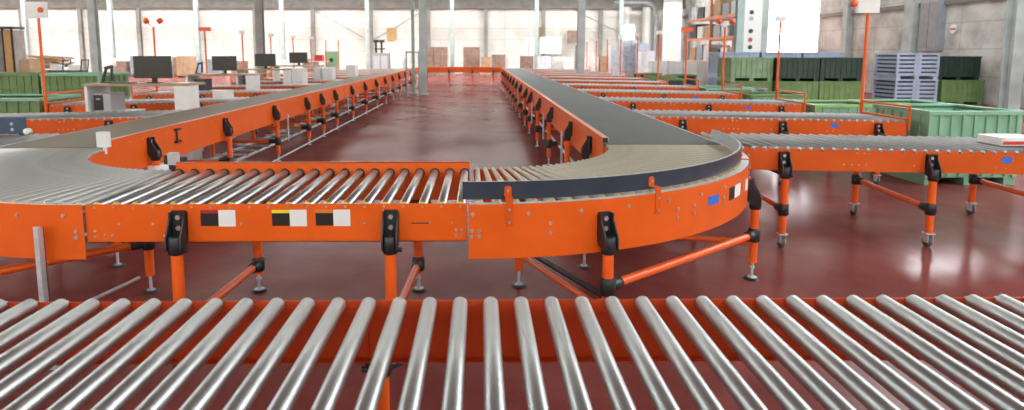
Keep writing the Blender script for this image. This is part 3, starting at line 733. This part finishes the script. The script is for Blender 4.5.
# papers and keyboards
kb = MB().bbox(-5.55, -5.2, 9.75, 9.9, 1.2202, 1.24, 0.005).build('keyboard', M['pc']); tag(kb, 'dark keyboard on the nearest desk left of its monitor', 'keyboard')
kb = MB().bbox(-4.62, -4.40, 9.8, 10.1, 1.2202, 1.23, 0.003).build('paper_sheet', M['white']); tag(kb, 'white paper sheets on the right end of the nearest desk', 'paper')
for k, (X, Y, w) in enumerate(((-5.0, 12.65, 0.22), (-5.0, 18.0, 0.3), (-4.75, 20.4, 0.3), (-4.6, 23.3, 0.35))):
    t = thing('cabinet', ('slim white cabinet behind the nearest desk', 'white cabinet right of the third desk', 'white cabinet right of the fourth desk', 'farthest white cabinet beside the left belt')[k], 'cabinet', (X, Y, 0), 0, 'white cabinets along the left belt')
    hh = (0.95, 1.25, 1.22, 1.24)[k]
    MB().bbox(-w/2, w/2, -0.25, 0.25, 0.0, hh, 0.01).build('body', M['white'], t)
    MB().box(-w/2+0.02, w/2-0.02, -0.262, -0.25, 0.05, hh-0.04).build('door', M['white'], t)

# ------------------------------------------------------------------ building
XL, XR, YN, YE, ZR = -46.0, 16.4, -10.0, 52.0, 8.0
struct('floor', MB().box(XL, XR+0.3, YN, YE, -0.1, 0.0), M['floor'])
struct('wall_back', MB().box(XL, XR+0.3, YE, YE+0.3, 0, ZR), M['wall'])
struct('wall_left', MB().box(XL-0.3, XL, YN, YE, 0, ZR), M['wall'])
struct('wall_front', MB().box(XL, XR+0.3, YN-0.3, YN, 0, ZR), M['wall'])
# right wall with a tall doorway and high windows
m = MB(); D0, D1, DZ = 31.2, 37.6, 7.7
WN = [(1.5, 7.5), (10.5, 15.5), (18.8, 23.8)]
m.box(XR, XR+0.3, YN, YE, DZ+0.1, ZR)
segs = []; y = YN
for a, b in WN: segs.append((y, a)); y = b
segs.append((y, D0)); segs.append((D1, YE))
for a, b in segs: m.box(XR, XR+0.3, a, b, 0, DZ+0.1)
for a, b in WN: m.box(XR, XR+0.3, a, b, 0, 4.5)
m.box(XR, XR+0.3, D0, D1, DZ, DZ+0.1)
struct('wall_right', m, M['concrete'])
for k, (a, b) in enumerate(WN):
    w = MB(); 
    for i in range(5): yy = a+(b-a)*i/4; w.box(XR+0.1, XR+0.16, yy-0.03, yy+0.03, 4.5, DZ+0.1)
    for z in (4.52, 5.8, DZ+0.08): w.box(XR+0.1, XR+0.16, a, b, z-0.03, z+0.03)
    struct('window_%d' % (k+1), w, M['galv'])
    struct('window_%d' % (k+60), MB().box(XR+0.12, XR+0.14, a, b, 4.5, DZ+0.1), emis('glowing_pane', (0.95, 0.98, 1.0), 9.0))
w = MB()
for yy in (D0, D1): w.box(XR-0.05, XR+0.35, yy-0.08, yy+0.08, 0, DZ)
w.box(XR-0.05, XR+0.35, D0, D1, DZ-0.15, DZ)
struct('door_1', w, M['white'])
# pilasters, pipe and ledge of the right wall
m = MB()
for y, wd in ((19.6, 0.5), (24.35, 0.55), (28.6, 0.35), (38.4, 0.5), (44.0, 0.5)): m.box(XR-0.28, XR, y-wd/2, y+wd/2, 0, ZR)
struct('trim_1', m, M['column'])
m = MB().box(XR-0.12, XR, 18.0, D0-0.1, 3.35, 3.5).box(XR-0.12, XR, D1+0.1, YE, 4.4, 4.6)
struct('trim_2', m, M['truss'])
m = MB().box(XL, XR, YE-0.25, YE, 5.15, 5.42).box(XL, XR, YE-0.12, YE, 5.42, ZR)
struct('trim_3', m, M['truss'])
struct('ground_outside', MB().box(XR+0.3, XR+40, YN, YE+20, -0.15, -0.02), mat('outside_concrete', (0.6, 0.6, 0.58), 0.9))
# roof with rows of unseen glowing panels added to light the hall
m = MB(); ys = [-7, 23, 29, 35, 41, 47]
y = YN
for s in ys: m.box(XL, XR+0.3, y, s-0.7, ZR, ZR+0.15); y = s+0.7
m.box(XL, XR+0.3, y, YE, ZR, ZR+0.15)
struct('ceiling', m, M['roof'])
for k, s in enumerate(ys):
    st = 5.0 if s < 0 else 4.0 if s < 34 else (6.0 if s < 40 else 17.0)  # added panels: strength rises by row to brighten the back wall
    struct('window_%d' % (2*k+4), MB().box(-9.0, XR-1, s-0.7, s+0.7, ZR+0.02, ZR+0.06), emis('added_light_panel', (0.93, 1.0, 0.965), st))
    struct('window_%d' % (2*k+5), MB().box(XL+2, -9.2, s-0.7, s+0.7, ZR+0.02, ZR+0.06), emis('added_light_panel', (0.93, 1.0, 0.965), st*1.3))  # stronger added half, brightens the left of the back wall
for k, (xa, xb) in enumerate(((-15.5, -13.0), (10.5, 13.0))):
    struct('window_%d' % (30+k), MB().box(xa, xb, -5, 19, ZR-0.06, ZR-0.02), emis('added_light_panel', (0.88, 0.99, 1.0), 9.0))  # added side strips, placed for twin highlights on the near rollers
struct('window_40', MB().box(-24, 14, YN+0.01, YN+0.03, 4.4, 6.8), emis('glowing_pane', (0.95, 1.0, 0.96), 5.0))  # added glowing band behind the camera, lights the front faces
# roof trusses
tr = 0
for Yt in (26.0, 49.2):
    for z in (5.75,):
        m = MB(); x = XL+0.5
        m.box(XL+0.2, XR-0.3, Yt-0.08, Yt+0.08, z, z+0.14); m.box(XL+0.2, XR-0.3, Yt-0.08, Yt+0.08, z+1.4, z+1.54)
        while x < XR-1.8:
            m.beam((x, Yt, z+0.1), (x+0.8, Yt, z+1.42), 0.07, 0.07); m.beam((x+0.8, Yt, z+1.42), (x+1.6, Yt, z+0.1), 0.07, 0.07); x += 1.6
        o = m.build('roof_truss', M['truss']); tag(o, ('steel lattice truss over the first row of columns', 'steel lattice truss across the hall near the back wall')[tr], 'truss'); tr += 1

def column(X, Y, h, w, label, mt, base=True, group=None):
    t = thing('steel_column', label, 'column', (X, Y, 0), 0, group)
    a = w/2; f = 0.02
    m = MB(); m.box(-a, a, -a, -a+f, 0, h); m.box(-a, a, a-f, a, 0, h); m.box(-f/2, f/2, -a+f, a-f, 0, h)
    m.build('shaft', mt, t)
    MB().box(-a*1.4, a*1.4, -a*1.4, a*1.4, 0, 0.03).build('base_plate', mt, t)
    return t
g1 = 'tall columns of the row across the middle of the hall'
for X, lab, mt in ((-15.3, 'tall grey column left of the nearest monitor', M['column']), (-8.75, 'tall dark spotted column right of the second monitor', M['column_dark']),
                   (-2.28, 'tall grey column at the far left side of the aisle, beside a frame', M['column']),
                   (4.05, 'tall grey column rising behind the right branches', M['column']), (10.4, 'tall pale green column beside the orange rack', M['column_green'])):
    column(X, 26.0, 5.75, 0.28, lab, mt, group=g1)
names = ['first', 'second', 'third', 'fourth', 'fifth', 'sixth', 'seventh', 'eighth']
for i in range(8):
    column(-34.1+6.4*i, 49.2, 5.75, 0.28, '%s slim pale column from the left in the row before the back wall' % names[i], M['column_green'] if i >= 5 else M['column'], group='slim columns before the back wall')
nb = ['first', 'second', 'third', 'fourth', 'fifth', 'sixth', 'seventh', 'eighth', 'ninth', 'tenth', 'eleventh', 'twelfth']
for i in range(11):
    column(-36.0+4.56*i, 51.6, 5.15, 0.28, '%s dark column from the left against the white back wall' % nb[i], M['column_dark'], group='dark columns on the back wall')
column(15.55, 18.7, 7.9, 0.36, 'grey column at the right picture edge before the concrete wall', M['column'])
# frame beside the aisle column
t = thing('access_ladder', 'narrow grey ladder-like frame standing beside the aisle column', 'frame', (-2.75, 25.3, 0))
for x in (-0.12, 0.36):
    MB().box(x-0.03, x+0.03, -0.03, 0.03, 0, 1.72).build('upright', M['machine'], t)
MB().box(-0.12, 0.36, -0.03, 0.03, 1.66, 1.72).box(-0.12, 0.36, -0.02, 0.02, 0.85, 0.9).box(-0.12, 0.36, -0.02, 0.02, 0.25, 0.3).build('rung', M['machine'], t)
t = thing('steel_post', 'thin white post left of the aisle column', 'post', (-2.72, 26.4, 0))
MB().cyl((0, 0, 0), (0, 0, 5.7), 0.07, 12).build('shaft', M['column_green'], t); MB().box(-0.15, 0.15, -0.15, 0.15, 0, 0.03).build('base_plate', M['column_green'], t)

# wall bracing rods on the back wall
for k, (X0, X1) in enumerate(((-13.3, -8.8), (-8.7, -4.3), (7.5, 12.5))):
    o = MB().cyl((X0, YE-0.06, 5.1), (X1, YE-0.06, 2.6 if k != 1 else 2.6), 0.03, 6).build('brace_rod', M['column'])
    if k == 1:
        me = MB().cyl((X0, YE-0.06, 2.6), (X1, YE-0.06, 5.1), 0.03, 6); bpy.data.objects.remove(o); o = me.build('brace_rod', M['column'])
    o.name = 'trim_%d' % (4+k); o['kind'] = 'structure'

# ------------------------------------------------------------------ goods and machines at the back
def P(px, y, D): return (px-480)/650*D
def zat(py, D): return max(0, 1.68-(py-52.6)/650*D)
def load(px0, px1, pytop, D, mt, label, group='loads standing along the back of the hall', depth=1.0, rows=3):
    x0, x1 = P(px0, 0, D), P(px1, 0, D); zt = zat(pytop, D); cx = (x0+x1)/2; w = (x1-x0)
    t = thing('pallet_load', label, 'pallet load', (cx, D+depth/2, 0), 0, group)
    m = MB()
    for k in range(4): m.box(-w/2, w/2, -depth/2+k*depth/3.4, -depth/2+k*depth/3.4+0.1, 0.11, 0.14)
    for k in (-1, 0, 1): m.box(k*(w/2-0.05)-0.05, k*(w/2-0.05)+0.05, -depth/2, depth/2, 0, 0.11)
    m.build('pallet', M['pallet'], t)
    nc = max(1, round(w/0.55)); nr = max(1, round((zt-0.14)/0.45)); m = MB()
    for i in range(nc):
        for j in range(nr):
            a = -w/2+w*i/nc; b = 0.141+(zt-0.14)*j/nr; jj = random.uniform(0, 0.03)
            m.bbox(a+0.008, a+w/nc-0.008, -depth/2+jj, depth/2-jj, b, b+(zt-0.14)/nr-0.006, 0.01)
    m.build('carton_stack', mt, t)
    return t
def box(px0, px1, pyt, pyb, D, mt, label, cat='box', name='carton', depth=0.5, z0=None, group=None):
    x0, x1 = P(px0, 0, D), P(px1, 0, D); zt = zat(pyt, D); zb = zat(pyb, D) if z0 is None else z0
    o = MB().bbox(-(x1-x0)/2, (x1-x0)/2, 0, depth, 0, zt-zb, 0.015).build(name, mt, None, ((x0+x1)/2, D, zb)); tag(o, label, cat, group)
    return o
load(427, 447, 47, 47, M['carton_red'], 'reddish brown carton load right of the aisle column')
load(463, 480, 47, 47, M['carton_red'], 'reddish brown carton load behind the far cross conveyor, left of a low one')
load(481, 491, 57, 46, M['cardboard'], 'low tan carton load beyond the far end of the aisle')
load(492, 506, 54.5, 46, M['carton_red'], 'brown carton load at the head of the right belt')
load(508, 520, 58, 46, M['carton_white'], 'low pale carton load at the head of the right belt')
load(521, 534, 56, 46, M['carton_red'], 'brown carton load with white cartons above it, right of the aisle')
load(539, 552, 56, 45, M['wrap'], 'white wrapped load behind the pale green back column')
load(553, 564, 57, 46, M['carton_white'], 'white and brown load left of the tall middle column')
load(565, 574, 57, 45, M['carton_white'], 'white carton load just left of the tall middle column')
load(588, 600, 57, 44, M['carton_white'], 'white carton load just right of the tall middle column')
load(601, 611, 56, 44, M['cardboard'], 'pale tan load second right of the tall middle column')
load(612, 624, 45, 43, M['wrap'], 'tall pale wrapped load left of the blue-grey ones')
load(624, 640, 40, 42, M['wrapdark'], 'tall blue-grey wrapped load, left of two near the ducts')
load(640, 651, 43, 41, M['wrapdark'], 'tall blue-grey wrapped load, right of two near the ducts')
load(643, 656, 51, 36, M['wrap'], 'white wrapped load before the blue-grey ones')
load(672, 684, 61, 34, M['cardboard'], 'tan carton load at the foot of the orange rack')
load(176, 190, 56, 44, M['cardboard'], 'tan carton load right of the nearest monitor')
load(20, 31, 60, 27, M['cardboard'], 'low brown load behind the left green bins')
def timber(px, D, label, n, seed, mts):
    rnd = random.Random(seed); t = thing('timber_pile', label, 'timber pile', (P(px, 0, D), D, 0), 0, 'piles of timber behind the green bins')
    MB().box(-0.6, 0.6, 0, 0.8, 0, 0.9).build('crate', M['pallet'], t)
    for k in range(n):
        a = rnd.uniform(-0.35, 0.35); z = 0.95+0.5*k/n+0.1; L = rnd.uniform(0.5, 0.75); y = rnd.uniform(0.1, 0.7)
        MB().beam((-L*cos(a), y, z-L*sin(a)*0.5), (L*cos(a), y+0.1, z+L*sin(a)*0.5), 0.12, 0.07).build('plank', M[mts[k % len(mts)]], t)
timber(36, 28, 'messy brown timber pile behind the green bins, left of the orange post', 9, 3, ['cardboard', 'pallet', 'tan'])
timber(50, 29, 'messy brown timber pile behind the green bins, right of the orange post', 7, 5, ['pallet', 'cardboard', 'column_dark'])
for k, (px, lab) in enumerate(((56, 'dark trolley with white top box behind the green bins, left one'), (74, 'dark trolley with white top box behind the green bins, near the column'))):
    t = thing('trolley', lab, 'trolley', (P(px, 0, 27), 27, 0), 0, 'dark trolleys behind the green bins')
    for sx in (-0.28, 0.28):
        for sy in (0.05, 0.45): MB().cyl((sx-0.02, sy, 0.08), (sx+0.02, sy, 0.08), 0.08, 12).build('wheel', M['tyre'], t)
    MB().bbox(-0.33, 0.33, 0, 0.5, 0.16, 0.95, 0.03).build('body', M['pc'], t)
    MB().bbox(-0.26, 0.12, 0.05, 0.45, 0.95, 1.18, 0.03).build('top_box', M['white'], t)
    MB().cyl((0.3, 0.02, 0.9), (0.36, 0.0, 1.38), 0.025, 8).cyl((0.3, 0.48, 0.9), (0.36, 0.5, 1.38), 0.025, 8).cyl((0.36, 0, 1.38), (0.36, 0.5, 1.38), 0.025, 8).build('handle', M['black'], t)
for k in range(7):
    load(102+14*k, 112+14*k, (58, 61, 56, 59, 62, 57, 60)[k], 46, M[('carton_white', 'carton_red', 'wrapdark', 'cardboard')[k % 4]], '%s carton load from the left in the row before the back wall' % nb[k], 'loads in the row before the back wall', depth=1.2)
for k in range(5):
    load(206+24*k, 219+24*k, (59, 61, 58, 60, 59)[k], 47, M[('wrapdark', 'carton_red', 'cardboard', 'carton_white', 'carton_red')[k]], '%s low carton load from the left behind the smaller monitors' % nb[k], 'loads behind the monitors')
# white cartons stacked on top of the brown load
for k, (a, b, t_, b_) in enumerate(((524, 529, 38, 47), (529.5, 535, 38, 47), (522.5, 528.5, 47.2, 55.8), (529, 534, 47.2, 55.8))):
    box(a, b, t_, b_, 46.2, M['carton_white'], '%s white carton stacked on the brown load right of the aisle' % ('upper left', 'upper right', 'lower left', 'lower right')[k], group='white cartons on the brown load')
box(540, 562, 37, 54, 51.2, M['carton_white'], 'large white board on the back wall behind the wrapped loads', 'board', 'wall_board', 0.08)
box(568.5, 577.5, 31, 43, 51.1, M['carton_red'], 'pinkish grey box hung on the back wall left of the tall middle column', 'cabinet', 'wall_cabinet', 0.4)
box(575.5, 578, 45, 68, 47, M['column_dark'], 'thin dark upright just left of the tall middle column', 'post', 'dark_post', 0.2, 0)
box(387, 396, 28, 40, 51.85, M['tan'], 'tan board on the back wall above the grey machine', 'sign', 'wall_sign', 0.05)
box(538.5, 543.5, 27, 39, 51.85, M['tan'], 'tan board on the back wall right of the pale green column', 'sign', 'wall_sign', 0.05)
box(623, 635.5, 25, 40, 42.4, M['carton_white'], 'white carton on top of the left blue-grey load', z0=zat(40, 42)+0.0)
# grey machine
t = thing('machine', 'grey machine with black top fittings against the back wall left of the aisle', 'machine', (P(380, 0, 46), 46, 0))
hm = zat(53, 46)
MB().bbox(-0.6, 0.6, 0, 0.9, 0.0, hm, 0.03).build('body', M['machine'], t)
MB().box(-0.5, -0.05, -0.02, 0, 0.3, hm-0.2).box(0.05, 0.5, -0.02, 0, 0.3, hm-0.2).build('door_panel', M['galv'], t)
for x in (-0.35, 0.05): MB().box(x-0.06, x+0.06, 0.3, 0.5, hm, hm+0.75).box(x-0.15, x+0.2, 0.25, 0.55, hm+0.75, hm+0.92).build('top_fitting', M['black'], t)
MB().box(-0.45, 0.3, 0.3, 0.5, hm+0.25, hm+0.33).build('top_bar', M['black'], t)
box(390, 396.5, 52, 67, 46, M['white'], 'white cabinet right of the grey machine', 'cabinet', 'cabinet', 0.6, 0)
for k, (a, b, c) in enumerate(((398, 401.5, 'white'), (402.5, 406, 'machine'))):
    x = P((a+b)/2, 0, 44); r = (b-a)/2*44/650
    t = MB().cyl((0, 0, 0), (0, 0, 1.05), r, 16, 0.03).cone((0, 0, 1.05), (0, 0, 1.3), r*0.9, r*0.35, 16).build('gas_cylinder', M[c], None, (x, 44, 0)); tag(t, ('white cylinder left of the aisle column', 'grey cylinder left of the aisle column')[k], 'cylinder')
# green cabinet
t = thing('cabinet', 'green cabinet with dark emblem before the back wall, right of the farthest monitor', 'cabinet', (P(331, 0, 38), 38, 0))
MB().bbox(-0.37, 0.37, 0, 0.5, 0, zat(51.5, 38), 0.01).build('body', mat('cabinet_green', (0.25, 0.50, 0.27), 0.5), t)
MB().box(-0.33, 0.33, -0.02, 0, 0.1, zat(51.5, 38)-0.05).build('door', mat('cabinet_door_green', (0.28, 0.54, 0.30), 0.5), t)
MB().cyl((0, -0.03, 1.25), (0, -0.02, 1.25), 0.12, 16).build('emblem', M['dkgreen'], t)
box(314, 322, 55, 61, 36, M['red'], 'red and white box left of the green cabinet', z0=zat(61, 36))
o = bpy.data.objects['carton' if False else SC.collection.objects[-1].name]
t = thing('table', 'table carrying the red and white box', 'table', (P(318, 0, 36), 36.25, 0))
zt_ = zat(61, 36)
MB().box(-0.5, 0.5, -0.3, 0.3, zt_-0.04, zt_-0.0005).build('table_top', M['white'], t)
for sx in (-1, 1):
    for sy in (-1, 1): MB().box(*sorted((sx*0.48, sx*0.44)), *sorted((sy*0.28, sy*0.24)), 0, zt_-0.04).build('leg', M['machine'], t)
# tall tan and dark boards at the left edge
t = thing('rack', 'tall dark and tan rack standing at the left picture edge behind the green bins', 'rack', (P(8, 0, 30), 30, 0))
zt_ = zat(27, 30)
MB().box(-0.45, 0.38, 0, 0.8, 0.0, zt_-0.15).build('back_board', M['column_dark'], t)
MB().box(0.0, 0.34, -0.04, 0, 0.2, zt_-0.2).build('tan_panel', M['tan'], t)
for x in (-0.5, -0.02, 0.4): MB().box(x-0.03, x+0.03, -0.06, 0.0, 0, zt_).build('upright', M['black'], t)
MB().box(-0.5, 0.42, -0.06, 0.8, zt_-0.1, zt_).build('top_bar', M['black'], t)
# ducts
t = thing('air_duct', 'white vertical ducts with a curved grey pipe near the right end of the back wall', 'duct', (P(645, 0, 49), 51.0, 0))
for x in (-0.95, 0.72): MB().cyl((x, 0, 0), (x, 0, 5.2), 0.40, 20).build('vertical_duct', M['duct'], t)
m = MB(); prev = None
for k in range(13):
    a = pi/2*k/12; p = Vector((1.3-1.0+cos(a)*1.0, -0.5, 4.6+sin(a)*0.9))
    if prev is not None: m.cyl(prev, p, 0.14, 12)
    prev = p
m.cyl((1.3, -0.5, 0), (1.3, -0.5, 4.6), 0.14, 12); m.cyl((0.3, -0.5, 5.5), (-2.0, -0.5, 5.5), 0.14, 12)
m.build('curved_pipe', M['machine'], t)
t = MB().box(P(662, 0, 50), P(680, 0, 50), 49.4, 49.6, 0, 6.2).build('partition_panel', M['white']); tag(t, 'tall white panel between the ducts and the orange rack', 'panel')

# ------------------------------------------------------------------ pallet rack parallel to the side wall
RKX = 10.75
t = thing('pallet_rack', 'orange and grey pallet rack full of goods beside the pale green column', 'rack', (RKX, 30, 0))
for y in (-3.0, 0.2, 3.3):
    for x in (0, 1.1):
        MB().box(x-0.05, x+0.05, y-0.05, y+0.05, 0, 6.5).build('upright', M['machine'] if y > 3 else M['rust'], t)
for z in (1.32, 2.38, 3.32, 4.6):
    for x in (-0.08, 1.18):
        for ya, yb in ((-2.95, 0.15), (0.25, 3.25)): MB().box(x-0.025, x+0.025, ya, yb, z-0.12, z).build('beam', M['rust'], t)
    for ya, yb in ((-2.93, 0.13), (0.27, 3.23)): MB().box(-0.05, 1.15, ya, yb, z-0.05, z-0.003).build('shelf_deck', M['galv'], t)
sh = [('white', 'carton_white'), ('grey', 'machine'), ('dark', 'pc'), ('brown', 'cardboard'), ('clear wrapped', 'wrap')]
lv = {0: 'floor', 1.32: 'lowest shelf', 2.38: 'middle shelf', 3.32: 'upper shelf', 4.6: 'top shelf'}
for z in (0, 1.32, 2.38, 3.32, 4.6):
    for k in range(6):
        a, nm = sh[(k*2+int(z*3)) % 5][0], sh[(k*2+int(z*3)) % 5][1]
        y = 30-2.93+k*1.0+(0.2 if k > 2 else 0); hh = 0.5+0.25*random.random()
        o = MB().bbox(-0.5, 0.5, -0.40, 0.40, 0, hh, 0.02).build('carton', M[nm], None, (RKX+0.53, y+0.45, z))
        tag(o, '%s load on the %s of the orange rack, %s from its near end' % (a, lv[z], nb[k]), 'load', 'goods on the orange rack')
# white bags stack before the rack
for k in range(4):
    for j in range(3):
        o = MB().bbox(-0.34, 0.36, -0.4, 0.4, 0, 0.43, 0.06).build('sack', M['carton_white'], None, (8.1+k*0.71, 29.4, j*0.435))
        tag(o, 'white sack before the orange rack, %s column from the left, %s' % (nb[k], ('bottom', 'middle', 'top')[j]), 'sack', 'white sacks before the rack')
o = MB().box(10.70-0.12, 10.70+0.12, 26.9, 26.94, 2.0, 2.26).build('blue_sign', M['blue']); tag(o, 'small blue sign on the near upright of the orange rack', 'sign')
# hanging white board with red and dark marks right of the green column
t = thing('notice_board', 'white board with a column of dark and red marks right of the pale green column', 'board', (11.02, 26.3, 0))
MB().box(-0.3, 0.42, 0, 0.05, 0.0, 4.0).build('board', M['white'], t)
for z, mm in ((3.3, 'pc'), (3.05, 'pcgrey'), (2.55, 'pc'), (2.2, 'red'), (1.9, 'pc')): MB().cyl((-0.02, -0.02, z), (-0.02, 0, z), 0.09, 12).build('mark', M[mm], t)
o = MB().box(11.55, 11.85, 26.6, 26.9, 0, 4.2).build('grey_pillar', M['column']); tag(o, 'grey pillar between the notice board and the bright doorway', 'pillar')
# things on the right wall
t = thing('round_sign', 'small round white sign with red band on the concrete wall', 'sign', (XR-0.03, 22.3, 2.49))
MB().cyl((0, 0, 0), (-0.03, 0, 0), 0.16, 20).build('disc', M['white'], t)
MB().box(-0.035, -0.03, -0.13, 0.13, -0.03, 0.03).build('band', M['red'], t)
t = thing('electrical_cabinet', 'grey electrical cabinet high on the right wall above the blue-grey bins', 'cabinet', (XR, 23.25, 1.75))
MB().box(-0.25, -0.002, -0.5, 0.5, 0, 1.8).build('body', M['machine'], t)
MB().box(-0.27, -0.25, -0.45, 0.0, 0.08, 1.72).box(-0.27, -0.25, 0.03, 0.45, 0.08, 1.72).build('door', M['grey'], t)

# ------------------------------------------------------------------ light
w = bpy.data.worlds.new('World'); SC.world = w; w.use_nodes = True
bg = w.node_tree.nodes['Background']; bg.inputs['Color'].default_value = (0.95, 0.98, 1.0, 1); bg.inputs['Strength'].default_value = 14.0

# ------------------------------------------------------------------ camera
F = 641.0; PX, PY = 488.0, 130.0
cam = bpy.data.cameras.new('Camera'); co = bpy.data.objects.new('Camera', cam); COL.objects.link(co)
cam.sensor_width = 36; cam.lens = F/1024*36
cam.shift_x = (512-PX)/1024; cam.shift_y = -(205-PY)/1024
pitch = math.atan((PY-52.6)/F); yaw = math.atan((PX-480)/F)
co.location = (0, 0.10, 1.68); co.rotation_euler = (pi/2-pitch, 0, -yaw)
cam.clip_end = 300; cam.clip_start = 0.05
cam.dof.use_dof = True; cam.dof.focus_distance = 3.8; cam.dof.aperture_fstop = 2.8
SC.camera = co
vs = SC.view_settings; vs.view_transform = 'Standard'; vs.look = 'None'; vs.gamma = 1; vs.use_curve_mapping = False
vs.exposure = 0.0
